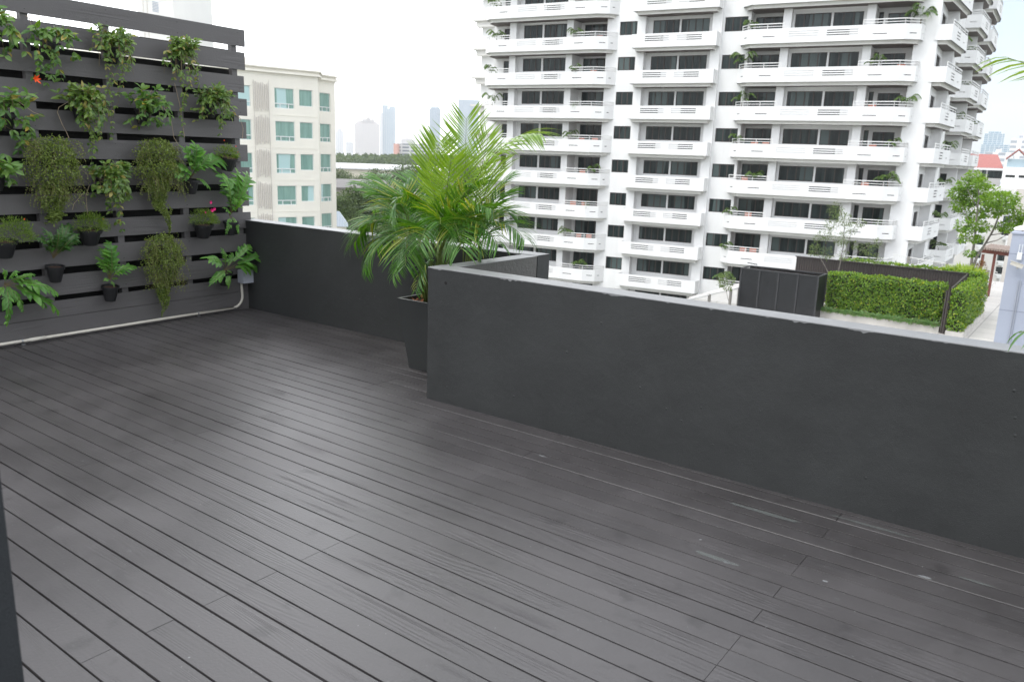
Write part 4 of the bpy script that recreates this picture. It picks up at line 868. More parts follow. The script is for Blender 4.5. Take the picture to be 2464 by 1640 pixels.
for st, rr, u in CH:
    if c0 is None: o = c0 = ch.build('balcony_chair', M_['terracotta'])
    else: o = c0.copy(); C.objects.link(o)
    o.location = tw(u, 1.2, Z0 + 3 * rr + .05); o.scale = (1.1, 1.1, 1.32); o.rotation_euler = (0, 0, TA + rnd.uniform(-.3, .3))
    same = [c[2] for c in CH if c[:2] == (st, rr)]; end = 'left end' if u < -10 and st == 'C' else 'right end'; near = [c for c in same if (c < -10) == (u < -10)]
    tag(o, 'terracotta chair at the ' + end + ' of the ' + ORD[rr] + ', ' + STK[st] + ((', left one' if u == min(near) else ', right one') if len(near) > 1 else ''), 'chair', 'terracotta balcony chairs')
# ------------------------------------------------------------------ cream hotel block on the left
CA, CB_, CC, CDD = Vector((-64.37, 43.38)), Vector((-62.01, 52.15)), Vector((-64.03, 54.01)), Vector((-64.41, 56.35))
# extend facet one further left behind the fence
e1 = (CB_ - CA).normalized(); CA0 = Vector((-64.14, 44.24)); CS = CA0 - e1 * 9
cz = -24.0; co = (-66, 50, cz)
cb = empty('hotel_building', (-66, 50, cz)); tag(cb, 'cream hotel building with green tinted windows and vertical fins', 'building')
rows = [2, 1, 0, -1, -2, -3]; pz = 2.93
def crow(z0, z1): return [(z0 + pz * (k_ - 2), z1 + pz * (k_ - 2)) for k_ in rows]
W1 = [(-6.6, -4.6), (-.2, 1.70)]; W2 = [(3.95, 5.83)]; W3 = [(6.33, 7.65)]
E1 = (CB_ - CA0).normalized(); L1 = (CB_ - CA0).length
h = []
for (a, b_) in W1 + W2: h += [(a + 9, b_ + 9, z0, z1) for z0, z1 in crow(5.05, 6.85)]
h += [(6.33 + 9, 7.65 + 9, z0, z1) for z0, z1 in crow(5.36, 6.86)]
m = MB(); m.grid(CS, CB_, cz, 8.1, .3, h, back=False)
m.grid(CB_, CC, cz, 8.1, .3, [], back=False)
E2 = (CDD - CC).normalized()
m.grid(CC, CDD, cz, 8.1, .3, [(.06, 1.66, z0, z1) for z0, z1 in crow(5.15, 6.92)], back=False)
bk1 = CDD + Vector((-14, 3)); bk0 = CS + Vector((-14, 0))
m.grid(CDD, bk1, cz, 8.1, .3, [], back=False)
m.build('wall', M_['cream'], cb, off=co)
def poly_out(d): 
    p = offset_path([tuple(CS), tuple(CB_), tuple(CC), tuple(CDD), tuple(bk1)], -d); return p + [tuple(bk0)]
m = MB(); m.prism(poly_out(.02), 7.9, 8.1, 0); m.prism(poly_out(.28), 8.1, 8.28, 0); m.prism(poly_out(.12), 8.28, 8.5, 0); m.prism(poly_out(.34), 8.5, 8.62, 0); m.build('cornice', M_['cream'], cb, off=co)
m = MB(); q = [CS - Vector((1, 0)), CA0 + E1 * 2.3 + Vector((-1.0, 0)), CA0 + E1 * 2.3 + Vector((-9, 0)), CS + Vector((-9, 0))]; m.prism([tuple(p) for p in q], 8.62, 9.3, 0); m.build('roof_upstand', M_['cream'], cb, off=co)
for k_, (z0, z1) in enumerate(crow(5.05, 6.85)):           # string courses
    m = MB(); m.prism(offset_path([tuple(CS), tuple(CB_)], -.03) + offset_path([tuple(CS), tuple(CB_)], .1)[::-1], z0 - .62, z0 - .56, 0); m.build('string_course', M_['cream'], cb, off=co)
def hotel_window(A, e_, s0, s1, z0, z1, strip):
    n = Vector((-e_.y, e_.x)); q = A + e_ * s0 + n * .10; wd = s1 - s0; ht = z1 - z0; f = MB(); fr = .05
    f.box(0, wd, 0, .06, 0, fr); f.box(0, wd, 0, .06, ht - fr, ht); f.box(0, fr, 0, .06, fr, ht - fr); f.box(wd - fr, wd, 0, .06, fr, ht - fr)
    if strip:
        f.box(0, wd, -.04, .06, .38, .46)
        for t in (.28, .72): f.box(wd * t - .035, wd * t + .035, -.04, .06, 0, .4)
    o = f.build('window', M_['frame'], cb); o.location = (q.x - co[0], q.y - co[1], z0 - co[2]); o.rotation_euler = (0, 0, atan2(e_.y, e_.x))
    g = MB(); g.box(.02, wd - .02, .03, .04, .02, ht - .02); g.build('pane', M_['creamglass'], o)
for z0, z1 in crow(5.05, 6.85):
    for a, b_ in W1 + W2: hotel_window(CA0, E1, a, b_, z0, z1, True)
for z0, z1 in crow(5.36, 6.86): hotel_window(CA0, E1, 6.33, 7.65, z0, z1, False)
for z0, z1 in crow(5.15, 6.92): hotel_window(CC, E2, .06, 1.66, z0, z1, True)
m = MB(); N1 = Vector((-E1.y, E1.x)); rnd = random.Random(8)
for k_ in range(9):
    s_ = 1.98 + k_ * .17; q = CA0 + E1 * s_ - N1 * .12
    zz = 7.35
    for z0, z1 in crow(4.75, 7.2): m.box(q.x - .02, q.x + .05, q.y - .03, q.y + .03, z0 + rnd.uniform(-.1, .25), z1 + rnd.uniform(-.2, .1), 0)
for s0 in (2.0, 3.4):
    q = CA0 + E1 * s0 - N1 * .05; m.box(q.x - .02, q.x + .02, q.y - .02, q.y + .02, -24, 7.4, 0)
m.build('fin_screen', M_['finmetal'], cb, off=co)
# ------------------------------------------------------------------ pale stair tower behind the fence
a0 = P(333, 40, 95); a1 = P(418, 40, 98); a2 = P(511, 40, 109)
pt_ = empty('stair_tower', (a1.x, a1.y, -24)); tag(pt_, 'plain pale tower with a small louvre rising behind the slat fence', 'building')
m = MB(); c4 = Vector((a0.x, a0.y)) + Vector((a2.x, a2.y)) - Vector((a1.x, a1.y)); m.prism([(a0.x, a0.y), (a1.x, a1.y), (a2.x, a2.y), (c4.x, c4.y)], -24, 24, 0); m.build('wall', simple('pale_render', (0.74, 0.735, 0.71), .8, var=.03, scale=.2, dirt=.08), pt_, off=(a1.x, a1.y, -24))
ev = (Vector((a1.x, a1.y)) - Vector((a0.x, a0.y))).normalized(); nv = Vector((-ev.y, ev.x)) * -1
lo = MB(); lc = P(370, 16, 96)
Lw = (Vector((a1.x, a1.y)) - Vector((a0.x, a0.y))).length; 
for k_ in range(7):
    z = lc.z - .42 + k_ * .15; q0 = Vector((a0.x, a0.y)) + ev * (Lw * .40) + nv * .03; q1 = Vector((a0.x, a0.y)) + ev * (Lw * .57) + nv * .03
    lo.bar((q0.x, q0.y, z), (q1.x, q1.y, z), .04, .06)
lo.build('louvre', simple('louvre_grey', (.42, .47, .55), .6), pt_, off=(a1.x, a1.y, -24))
for t in (.14, .25):
    pp = MB(); q = Vector((a0.x, a0.y)) + ev * (Lw * t) + nv * .08; pp.tube([(q.x, q.y, -24), (q.x, q.y, 24)], .035, 6); pp.build('drain_pipe', M_['finmetal'], pt_, off=(a1.x, a1.y, -24))
HAZE = True
# ------------------------------------------------------------------ terrace next door
def atz(px, py, z): d = ray(px, py); return CAM + d * ((z - CAM.z) / d.z)
TZ = -5.48
M_['conc'] = simple('pale_concrete', (0.50, 0.48, 0.45), .85, var=.12, scale=1.2, dirt=.3)
M_['corr'] = simple('dark_bronze_sheet', (0.045, 0.037, 0.034), .45, var=.1, scale=2)
M_['encl'] = simple('black_louvre_paint', (0.012, 0.013, 0.015), .4, var=.3, scale=3)
M_['hedge'] = leafmat('hedge_leaf', (0.04, 0.11, 0.008), (0.17, 0.30, 0.02), (0.30, 0.33, 0.04), trans=.3, rough=.4)
M_['hedgecore'] = simple('hedge_twigs', (0.02, 0.028, 0.008), .9)
M_['lily'] = leafmat('strap_leaf', (0.08, 0.17, 0.05), (0.17, 0.28, 0.10), (0.3, 0.28, 0.14), trans=.25)
M_['bamboo'] = leafmat('bush_blade', (0.12, 0.22, 0.01), (0.28, 0.38, 0.02), trans=.35)
M_['treeleaf'] = leafmat('tree_leaf', (0.07, 0.16, 0.012), (0.17, 0.30, 0.03), trans=.35, rough=.5)
M_['greytree'] = leafmat('grey_green_leaf', (0.06, 0.10, 0.03), (0.13, 0.18, 0.06), trans=.3, rough=.5)
M_['farleaf'] = leafmat('far_tree_leaf', (0.03, 0.062, 0.016), (0.085, 0.13, 0.036), trans=.2, rough=.7)
M_['bark_grey'] = simple('grey_bark', (0.20, 0.18, 0.16), .9, var=.3, scale=6)
M_['rust'] = simple('red_brown_timber', (0.16, 0.055, 0.04), .7, var=.2, scale=3)
M_['bluewall'] = simple('pale_blue_wall', (0.36, 0.39, 0.47), .8, var=.06, scale=.6, dirt=.12)
pod = MB(); pod.box(-17.5, -5.35, 39.7, 62, -24, TZ - .25); pod.box(-5.35, -2.6, 30, 62, -24, TZ - .25); pod.box(-17.5, -5.35, 33, 39.7, -24, TZ - .9); po = pod.build('podium_building', M_['conc'], None, off=(-10, 48, -24)); po.location = (-10, 48, -24); tag(po, 'pale lower building that carries the roof terrace with hedges', 'building')
pm, nt, b = newmat('paving'); tcn = N(nt, "ShaderNodeTexCoord"); br = N(nt, "ShaderNodeTexBrick"); br.offset = 0; br.inputs["Scale"].default_value = 1.0; br.inputs["Brick Width"].default_value = 1.3; br.inputs["Row Height"].default_value = 1.3; br.inputs["Mortar Size"].default_value = .018
br.inputs["Color1"].default_value = (.52, .50, .47, 1); br.inputs["Color2"].default_value = (.46, .445, .42, 1); br.inputs["Mortar"].default_value = (.27, .26, .25, 1); L(nt, tcn.outputs["Object"], br.inputs["Vector"]); L(nt, br.outputs["Color"], b.inputs["Base Color"]); b.inputs["Roughness"].default_value = .8
t = MB(); t.prism([(-5.35, 30), (-2.6, 30), (-2.6, 62), (-17.5, 62), (-17.5, 39.7), (-5.35, 39.7)], TZ - .25, TZ); o = t.build('terrace_paving', pm, None, off=(-4.2, 40, TZ)); o.location = (-4.2, 40, TZ); tag(o, kind='structure')
lw = MB(); lw.box(-3.05, -2.75, 47, 60, TZ, TZ + .45); o = lw.build('kerb_planter', M_['conc'], None, off=(-2.9, 53, TZ)); o.location = (-2.9, 53, TZ); tag(o, 'long low white concrete kerb beside the terrace path', 'kerb')
def hedge_leaves(m, x0, x1, y0, y1, z0, z1, n, ln, seed, rough=.1):
    r = random.Random(seed); ar = [(x1 - x0) * (z1 - z0), (y1 - y0) * (z1 - z0), (x1 - x0) * (y1 - y0)]
    for i in range(n):
        f = r.choices(('F', 'R', 'L', 'T'), (ar[0], ar[1], ar[1] * .5, ar[2]))[0]
        x, y, z = r.uniform(x0, x1), r.uniform(y0, y1), r.uniform(z0, z1)
        if f == 'F': y = y0; nn = Vector((0, -1, 0))
        elif f == 'R': x = x1; nn = Vector((1, 0, 0))
        elif f == 'L': x = x0; nn = Vector((-1, 0, 0))
        else: z = z1; nn = Vector((0, 0, 1))
        p = Vector((x, y, z)); p += nn * (mnoise.noise(p * 1.7 + Vector((seed, 0, 0))) * rough + mnoise.noise(p * 6) * rough * .6 + r.uniform(-.04, .05)); p += rv(r) * .03
        m.leaf(p, nn * .6 + rv(r) * .8 + Vector((0, 0, .25)), nn + Vector((0, 0, .8)) + rv(r) * .5, ln * r.uniform(.6, 1.2), ln * .6, 0, bend=.3, segs=2, fold=.12)
def hedge(label, x0, x1, y0, y1, zb, zt, n, seed, pl, ln=.11, name='hedge'):
    r0 = empty(name, (x0, y0, TZ)); tag(r0, label, 'hedge'); m = MB(); hedge_leaves(m, x0, x1, y0, y1, zb, zt, n, ln, seed); m.build('foliage', M_['hedge'], r0, off=(x0, y0, TZ))
    c = MB(); c.box(x0 + .08, x1 - .08, y0 + .08, y1 - .08, zb - .1, zt - .07); c.build('branches', M_['hedgecore'], r0, off=(x0, y0, TZ))
    if pl: p = MB(); p.box(*pl); p.build('planter', M_['conc'], r0, off=(x0, y0, TZ))
    return r0
h1 = hedge('wide clipped green hedge in a long pale planter with grassy skirt', -10.55, -5.5, 40.12, 40.8, -5.2, -3.43, 8500, 1, (-10.9, -5.42, 39.68, 40.95, TZ - .9, -5.2))
m = MB(); r = random.Random(3)
for i in range(2200):
    x = r.uniform(-10.95, -5.5); p = Vector((x, r.uniform(39.72, 40.1), -5.19)); a = Vector((r.uniform(-.7, .7), -r.uniform(.4, 1.1), r.uniform(.6, 1.5)))
    m.leaf(p, a, (0, -.4, 1), r.uniform(.20, .40), .05, 0, bend=r.uniform(.9, 2.0), segs=4, fold=.15)
m.build('strap_leaves', M_['lily'], h1, off=(-10.55, 40.12, TZ))
h2 = hedge('narrow clipped hedge running back beside the terrace path', -4.98, -4.47, 38.85, 45.8, -5.2, -3.42, 7500, 2, (-5.02, -4.33, 38.70, 45.9, TZ - .01, -5.18))
hedge('low strip of hedge tops showing above the ribbed metal fence', -11.2, -4.6, 44.3, 45.0, -4.6, -3.22, 4200, 3, None, ln=.15)
# ribbed metal fence
cf = empty('metal_fence', (-13.3, 44, TZ)); tag(cf, 'dark ribbed sheet metal fence behind the terrace hedges', 'fence')
m = MB()
def ribs(m, A, B, z0, z1, pitch=.125, d=.035):
    A = Vector(A); B = Vector(B); Ln = (B - A).length; e_ = (B - A) / Ln; n = Vector((-e_.y, e_.x)); k_ = int(Ln / pitch); pr = None; s_ = 0
    for i in range(k_):
        for f, dd in ((0, 0), (.5, 0), (.55, d), (.95, d)):
            q = A + e_ * ((i + f) * pitch) + n * dd
            if pr: m.face([(pr.x, pr.y, z0), (q.x, q.y, z0), (q.x, q.y, z1), (pr.x, pr.y, z1)])
            pr = q
ribs(m, (-13.35, 44), (-5.1, 44), TZ, -3.2); m.build('ribbed_sheet', M_['corr'], cf, off=(-13.3, 44, TZ))
m = MB(); ribs(m, (-5.14, 39.5), (-5.14, 44), TZ, -3.45); ribs(m, (-5.36, 39.62), (-5.14, 39.5), TZ, -3.52); m.build('ribbed_sheet', M_['corr'], cf, off=(-13.3, 44, TZ))
m = MB(); m.bar((-13.4, 43.98, -3.19), (-5.1, 43.98, -3.19), .1, .05); m.bar((-5.14, 39.5, -3.42), (-5.14, 44, -3.19), .06, .04); m.build('top_rail', M_['corr'], cf, off=(-13.3, 44, TZ))
# black louvred enclosure
en = empty('equipment_screen', (-12.4, 39.3, TZ)); tag(en, 'black louvred box screen standing left of the clipped hedge', 'screen')
X0, X1, Y0_, Y1_, ZT = -14.37, -10.62, 38.7, 40.0, -3.49; eo = (-12.4, 39.3, TZ)
m = MB()
for x in (X0, X0 + .94, X0 + 1.88, X0 + 2.81, X1):
    m.box(x - .04, x + .04, Y0_ - .02, Y0_ + .06, TZ - .5, ZT)
for x, y in ((X0, Y1_), (X1, Y1_)): m.box(x - .04, x + .04, y - .04, y + .04, TZ - .5, ZT)
m.bar((X0 - .04, Y0_ + .02, ZT + .02), (X1 + .04, Y0_ + .02, ZT + .02), .1, .05); m.bar((X0 - .04, Y1_, ZT + .02), (X1 + .04, Y1_, ZT + .02), .1, .05)
m.bar((X0, Y0_, ZT + .021), (X0, Y1_, ZT + .021), .1, .05); m.bar((X1, Y0_, ZT + .021), (X1, Y1_, ZT + .021), .1, .05); m.bar((X0 - .3, Y1_ + .3, ZT + .12), (X0 + .3, Y1_, ZT + .12), .05, .04)
m.build('frame', simple('black_frame', (.03, .031, .034), .4), en, off=eo)
for k_ in range(4):
    m = MB(); xa = X0 + .94 * k_ + .045; xb = min(X0 + .94 * (k_ + 1) - .045, X1 - .045); z = TZ - .5
    while z < ZT - .06: m.box(xa, xb, Y0_ + .005, Y0_ + .03, z, z + .052); z += .06
    m.box(xa, xb, Y0_ + .031, Y0_ + .035, TZ - .5, ZT); m.build('louvre_panel', M_['encl'], en, off=eo)
m = MB(); z = TZ - .5
while z < ZT - .06: m.box(X1 - .02, X1 + .01, Y0_ + .06, Y1_ - .05, z, z + .052); z += .06
m.build('side_panel', M_['encl'], en, off=eo)
m = MB(); ribs(m, (X0, Y1_ + .03), (X1, Y1_ + .03), TZ - .5, ZT); m.build('rear_panel', M_['corr'], en, off=eo)
m = MB(); m.box(X0, X1, Y0_ + .04, Y1_, TZ - .5, TZ - .45); m.build('base_plate', M_['encl'], en, off=eo)
# balustrades
def balustrade(label, A, B, h, posts, step=.12):
    A = Vector(A); B = Vector(B); r0 = empty('balustrade', (A.x, A.y, A.z - h)); tag(r0, label, 'railing'); m = MB(); o_ = (A.x, A.y, A.z - h)
    m.bar(A, B, .06, .05); n = int((B - A).length / step)
    for i in range(n + 1):
        q = A.lerp(B, i / n); m.bar(q - Vector((0, 0, h)), q, .018, .018)
    m.build('rail', simple('pale_rail', (.6, .6, .58), .5), r0, off=o_)
    for t_ in posts:
        q = A.lerp(B, t_); p = MB(); p.box(q.x - .06, q.x + .06, q.y - .06, q.y + .06, q.z - h, q.z + .03); p.build('post', simple('post_grey', (.22, .21, .19), .5), r0, off=o_)
    return r0
balustrade('thin pale balustrade with grey posts left of the black screen', atz(1640, 724, -4.5), atz(1788, 690, -4.5), 1.4, (.42, .78, .93))
balustrade('thin pale balustrade behind the yellow green bush', P(2150, 612, 56), P(2400, 655, 56), 1.3, (.15, .53, .92))
# trees and shrubs on the terrace
def crown_tree(name, label, base, branches, clumps, leafm, n, ln, trunk_r=.12, barkm=None, seed=0, cat='tree', wid=.5):
    """branches: lists of world points; clumps: (centre, radius, flatness)"""
    r = random.Random(seed); r0 = empty(name, base); tag(r0, label, cat); m = MB()
    for i, br_ in enumerate(branches):
        k_ = len(br_); m.tube([p - base for p in br_], [max(.012, (trunk_r if i < 2 else trunk_r * .35) * (1 - .75 * j / (k_ - 1))) for j in range(k_)], 7)
    m.build('trunk', barkm or M_['bark_grey'], r0, smooth=True); c = MB(); tot = sum(cl_[1] ** 2 for cl_ in clumps)
    for (q, rad, fl) in clumps:
        for i in range(int(n * rad * rad / tot)):
            d = rv(r); k_ = r.random() ** .4; p = q + Vector((d.x, d.y, d.z * fl)) * rad * k_ * (1 + .35 * mnoise.noise(d * 2.5 + q))
            if mnoise.noise(p * 2.2 / max(rad, .3)) < (-.18 if name != 'far_tree' else -.45): continue
            c.leaf(p - base, d + rv(r) * .8, Vector((0, 0, 1)) + rv(r) * .6, ln * r.uniform(.6, 1.2), ln * wid, 0, bend=.3, segs=2, fold=.1)
    c.build('crown', leafm, r0); return r0
R_ = 47
def Q(x, y, dr=0): return P(x, y, R_ + dr)
clp = [(2345, 425, .45), (2325, 445, .55), (2305, 465, .5), (2335, 480, .65), (2290 + 20, 495, .45), (2375, 462, .6), (2400, 480, .7), (2385, 505, .6), (2430, 500, .55), (2452, 535, .6), (2345, 520, .5), (2325, 545, .5), (2435, 475, .4), (2365, 545, .4), (2475, 520, .5), (2412, 545, .35), (2335, 610, .25), (2350, 575, .3), (2425, 548, .3), (2318, 575, .3), (2500, 500, .6), (2360, 440, .4)]
rr_ = random.Random(5); bs = Q(2330, 690)
brs = [[bs, Q(2338, 650), Q(2352, 615), Q(2372, 585, .1), Q(2392, 550, .2), Q(2405, 515, .3), Q(2420, 490, .2)], [bs + Vector((.05, 0, 0)), Q(2335, 650), Q(2342, 600), Q(2347, 560), Q(2350, 520), Q(2356, 470), Q(2350, 435)],
       [Q(2372, 585, .1), Q(2400, 578), Q(2430, 560), Q(2455, 540)], [Q(2392, 550, .2), Q(2425, 535), Q(2452, 515)], [Q(2347, 560), Q(2330, 530), Q(2315, 495)], [Q(2345, 590), Q(2330, 575), Q(2318, 565)], [Q(2350, 520), Q(2375, 490), Q(2385, 465)], [Q(2352, 500), Q(2335, 470), Q(2325, 450)], [Q(2385, 565, .1), Q(2410, 562), Q(2425, 548)]]
crown_tree('leafy_tree', 'slender fresh green tree with forked grey trunk on the right', bs, brs, [(Q(x, y, rr_.uniform(-.9, .9)), s * .98, .62) for x, y, s in clp], M_['treeleaf'], 14000, .15, .085, seed=4)
R_ = 43.2
sh = Q(2010, 690); brs = [[sh, Q(2020, 640), Q(2030, 590), Q(2032, 540), Q(2020, 500)], [sh, Q(1985, 640), Q(1965, 605)], [Q(2022, 630), Q(2060, 610), Q(2090, 590)], [Q(2020, 640), Q(2045, 570), Q(2065, 530)]]
cl_ = [(2010, 505, .4), (2030, 530, .4), (2000, 540, .35), (1985, 565, .35), (2025, 575, .4), (2050, 550, .3), (1960, 600, .35), (1990, 610, .35), (2030, 615, .3), (2070, 535, .25), (2085, 600, .35), (2105, 620, .3), (2110, 585, .25), (2060, 590, .25), (1965, 575, .2)]
crown_tree('grey_green_tree', 'thin grey green small tree in front of the white tower', sh, brs, [(Q(x, y, rr_.uniform(-.3, .3)), s, .9) for x, y, s in cl_], M_['greytree'], 3600, .13, .035, seed=6, wid=.3)
sh = P(1770, 760, 39); brs = [[sh, P(1752, 720, 39), P(1745, 690, 39)]]
crown_tree('small_shrub', 'little loose shrub beside the grey balustrade posts', sh, brs, [(P(1742, 668, 39), .28, .9), (P(1752, 690, 39), .22, .8), (P(1735, 682, 39), .2, .8), (P(1765, 675, 39), .12, .8)], M_['greytree'], 420, .12, .02, seed=7, cat='shrub')
bb = P(2318, 672, 46.3); b0 = empty('yellow_green_bush', bb); tag(b0, 'bright yellow green grassy bush at the foot of the tree', 'bush'); m = MB(); r = random.Random(9)
for i in range(1500):
    x = r.uniform(-.75, .75); p = Vector((x, r.uniform(-.4, .4), r.uniform(-.4, .35))); d = Vector((x * .8 + r.uniform(-.4, .4), r.uniform(-.6, .3), r.uniform(.5, 1.4)))
    m.leaf(p, d, (0, -.5, .6), r.uniform(.3, .75) * (1 - .35 * abs(x)), .035, 0, bend=r.uniform(.3, 1.2), segs=3, fold=.1)
m.build('foliage', M_['bamboo'], b0)
rb = P(2355, 678, 46.6); b0 = empty('reddish_bush', rb); tag(b0, 'small rusty red leaved bush beside the yellow green one', 'bush'); m = MB()
for i in range(500):
    d = rv(r); m.leaf(Vector((d.x * .25, d.y * .25, d.z * .7 + .3)), d + Vector((0, 0, .6)), (0, 0, 1), .14, .04, 0, bend=.4, segs=2)
m.build('foliage', leafmat('rust_leaf', (.10, .05, .02), (.2, .12, .03)), b0)
# pergola
pg = P(2368, 690, 52); p0 = empty('pergola', pg); tag(p0, 'red brown timber pergola with pale rafters beside the blue wall', 'pergola'); m = MB()
A = P(2362, 603, 52) - pg; B = P(2442, 613, 52) - pg; bk = Vector((.1, 2.4, 0))
m.bar(A, B, .12, .22); m.bar(A + bk, B + bk, .12, .22); m.build('beam', M_['rust'], p0)
for i in range(13):
    q = A.lerp(B, (i + .3) / 13) + Vector((0, 0, .17)); rf = MB(); rf.bar(q - bk * .15, q + bk * 1.15, .07, .12); rf.build('rafter', simple('weathered_rafter', (.34, .27, .23), .8) if i == 0 else bpy.data.materials['weathered_rafter'], p0)
for px_ in (2366, 2384):
    q = P(px_, 612, 52) - pg; po_ = MB(); po_.bar(Vector((q.x, q.y + (0 if px_ == 2366 else 2.2), q.z - 3.2)), Vector((q.x, q.y + (0 if px_ == 2366 else 2.2), q.z)), .14, .14); po_.build('post', M_['rust'], p0)
# ------------------------------------------------------------------ pale blue building at the right edge
q = P(2437, 558, 27); bx = empty('blue_building', (q.x + 3, q.y + 3, -24)); tag(bx, 'plain pale blue grey rendered building at the right edge', 'building'); bo_ = (q.x + 3, q.y + 3, -24)
m = MB(); m.box(q.x, q.x + 7, q.y, q.y + 7, -24, q.z - .05); m.box(q.x - .03, q.x + 7.03, q.y - .03, q.y + 7.03, q.z - .05, q.z); m.build('wall', M_['bluewall'], bx, off=bo_)
m = MB()
for zz in (-.62, -2.25, -3.9): m.box(q.x - .002, q.x + 7, q.y - .004, q.y + .01, q.z + zz, q.z + zz + .018)
m.build('joint_line', simple('joint_shadow', (.22, .24, .30), .8), bx, off=bo_)
m = MB()
for dx in (.36, .41): m.tube([(q.x + dx, q.y - .03, q.z - 1.35), (q.x + dx, q.y - .03, q.z - 3.5), (q.x + dx + .12, q.y - .03, q.z - 3.75)], .012, 6)
m.build('conduit', simple('grey_conduit', (.35, .37, .42), .5), bx, off=bo_)
cc = P(2449, 637, 26.75); c0_ = empty('security_camera', cc); tag(c0_, 'cream bullet security camera on the pale blue wall', 'camera')
m = MB(); m.bar((-.17, -.06, .05), (.13, -.02, -.05), .09, .10); m.build('body', M_['pipe'], c0_); m = MB(); m.bar((-.19, -.065, .11), (.15, -.015, .01), .12, .012); m.build('sun_hood', M_['pipe'], c0_); m = MB(); m.tube([(0, 0, -.03), (-.01, .05, -.1), (0, .2, -.1)], .018, 6); m.build('bracket', M_['pipe'], c0_)
aa = P(2453, 616, 26.9); a0_ = empty('wireless_antenna', aa); tag(a0_, 'small white box with two upright aerials on the blue wall', 'antenna')
m = MB(); m.box(-.06, .06, -.03, .03, -.1, .1); m.build('box', M_['frame'], a0_); m = MB(); m.tube([(-.035, 0, .1), (-.035, 0, .33)], .009, 6); m.tube([(.035, 0, .1), (.035, 0, .33)], .009, 6); m.build('aerial', M_['frame'], a0_)
dd_ = P(2462, 551, 27.6); d0_ = empty('satellite_dish', dd_); tag(d0_, 'pale satellite dish tilted upwards on the blue building roof', 'dish')
m = MB(); rows_ = []
for i in range(5):
    rad = .24 * i / 4; rows_.append([m.vert(rad * cos(2 * pi * k_ / 16), rad * sin(2 * pi * k_ / 16), .35 * rad * rad) for k_ in range(16)] if i else [m.vert(0, 0, 0)])
for k_ in range(16): m.f.append((rows_[0][0], rows_[1][k_], rows_[1][(k_ + 1) % 16])); m.m.append(0)
for i in range(1, 4):
    for k_ in range(16): m.f.append((rows_[i][k_], rows_[i + 1][k_], rows_[i + 1][(k_ + 1) % 16], rows_[i][(k_ + 1) % 16])); m.m.append(0)
o = m.build('reflector', M_['band'], d0_); o.rotation_euler = (radians(15), radians(-10), 0); o.location = (0, 0, .02); m = MB(); m.tube([(0, 0, 0), (0, .1, -.6)], .03, 6); m.tube([(0, -.35, .05), (.02, -.1, .4)], .01, 5); m.build('mast', M_['finmetal'], d0_)
A = atz(2386, 834, -5.3); B = atz(2425, 776, -5.3); ed = (B - A).normalized(); nn_ = Vector((ed.y, -ed.x, 0)); m = MB()
pl4 = [A, B, B + nn_ * .22, A + nn_ * .22]; m.prism([(p.x, p.y) for p in pl4], -24, -5.3); o = m.build('boundary_wall', M_['conc'], None, off=(A.x, A.y, -24)); o.location = (A.x, A.y, -24); tag(o, 'stained concrete boundary wall between terrace and blue building', 'wall')
# ------------------------------------------------------------------ white hotel block with air conditioners far right
def slab_building(name, label, A, B, depth, zb, zt, mat, wins=(), roof=None, cat='building', glass=None, ac=False, ft=.1):
    """A, B plan points of the visible face (A left, B right); wins: (u0,u1,z0,z1) in metres along A->B / world z"""
    A = Vector(A[:2]); B = Vector(B[:2]); e_ = (B - A).normalized(); n = Vector((-e_.y, e_.x)); r0 = empty(name, (A.x, A.y, zb), atan2(e_.y, e_.x)); tag(r0, label, cat); m = MB(); Ln = (B - A).length
    m.grid((0, 0), (Ln, 0), 0, zt - zb, .25, [(a, b_, c - zb, d - zb) for a, b_, c, d in wins], back=False); m.grid((Ln, 0), (Ln, depth), 0, zt - zb, .2, [], back=False); m.grid((Ln, depth), (0, depth), 0, zt - zb, .2, [], back=False); m.grid((0, depth), (0, 0), 0, zt - zb, .2, [], back=False)
    m.prism([(0, 0), (Ln, 0), (Ln, depth), (0, depth)], zt - zb - .02, zt - zb + .02); m.build('wall', mat, r0)
    for a, b_, c, d in wins:
        f = MB(); f.box(a + .0, b_ - .0, .08, .14, c - zb, c - zb + .08); f.box(a, b_, .08, .14, d - zb - .08, d - zb); f.box(a, a + .08, .08, .14, c - zb + .08, d - zb - .08); f.box(b_ - .08, b_, .08, .14, c - zb + .08, d - zb - .08)
        fo = f.build('window', M_['frame'] if ac else M_['bronze'], r0); g = MB(); g.box(a + .02, b_ - .02, .16, .2, c - zb + .02, d - zb - .02); g.build('pane', glass or M_['glass'], fo)
        if ac: s_ = MB(); s_.box(a - .05, b_ + .15, -.12, -.005, c - zb - .22, c - zb - .06); s_.box(a + .35, b_ - .2, -.5, -.125, c - zb - .68, c - zb - .24); s_.build('air_conditioner', M_['frame'], r0)
    return r0
R1 = 165
hA = P(2236, 500, R1); hB = P(2434, 500, R1)
eh = Vector((hB.x - hA.x, hB.y - hA.y)).normalized()
def on_h(px, py):
    d = ray(px, py); n = Vector((-eh.y, eh.x)); t_ = (Vector(hA[:2]).dot(n)) / (d.x * n.x + d.y * n.y); return (Vector((d.x, d.y)) * t_ - Vector(hA[:2])).dot(eh), CAM.z + d.z * t_
wl = []
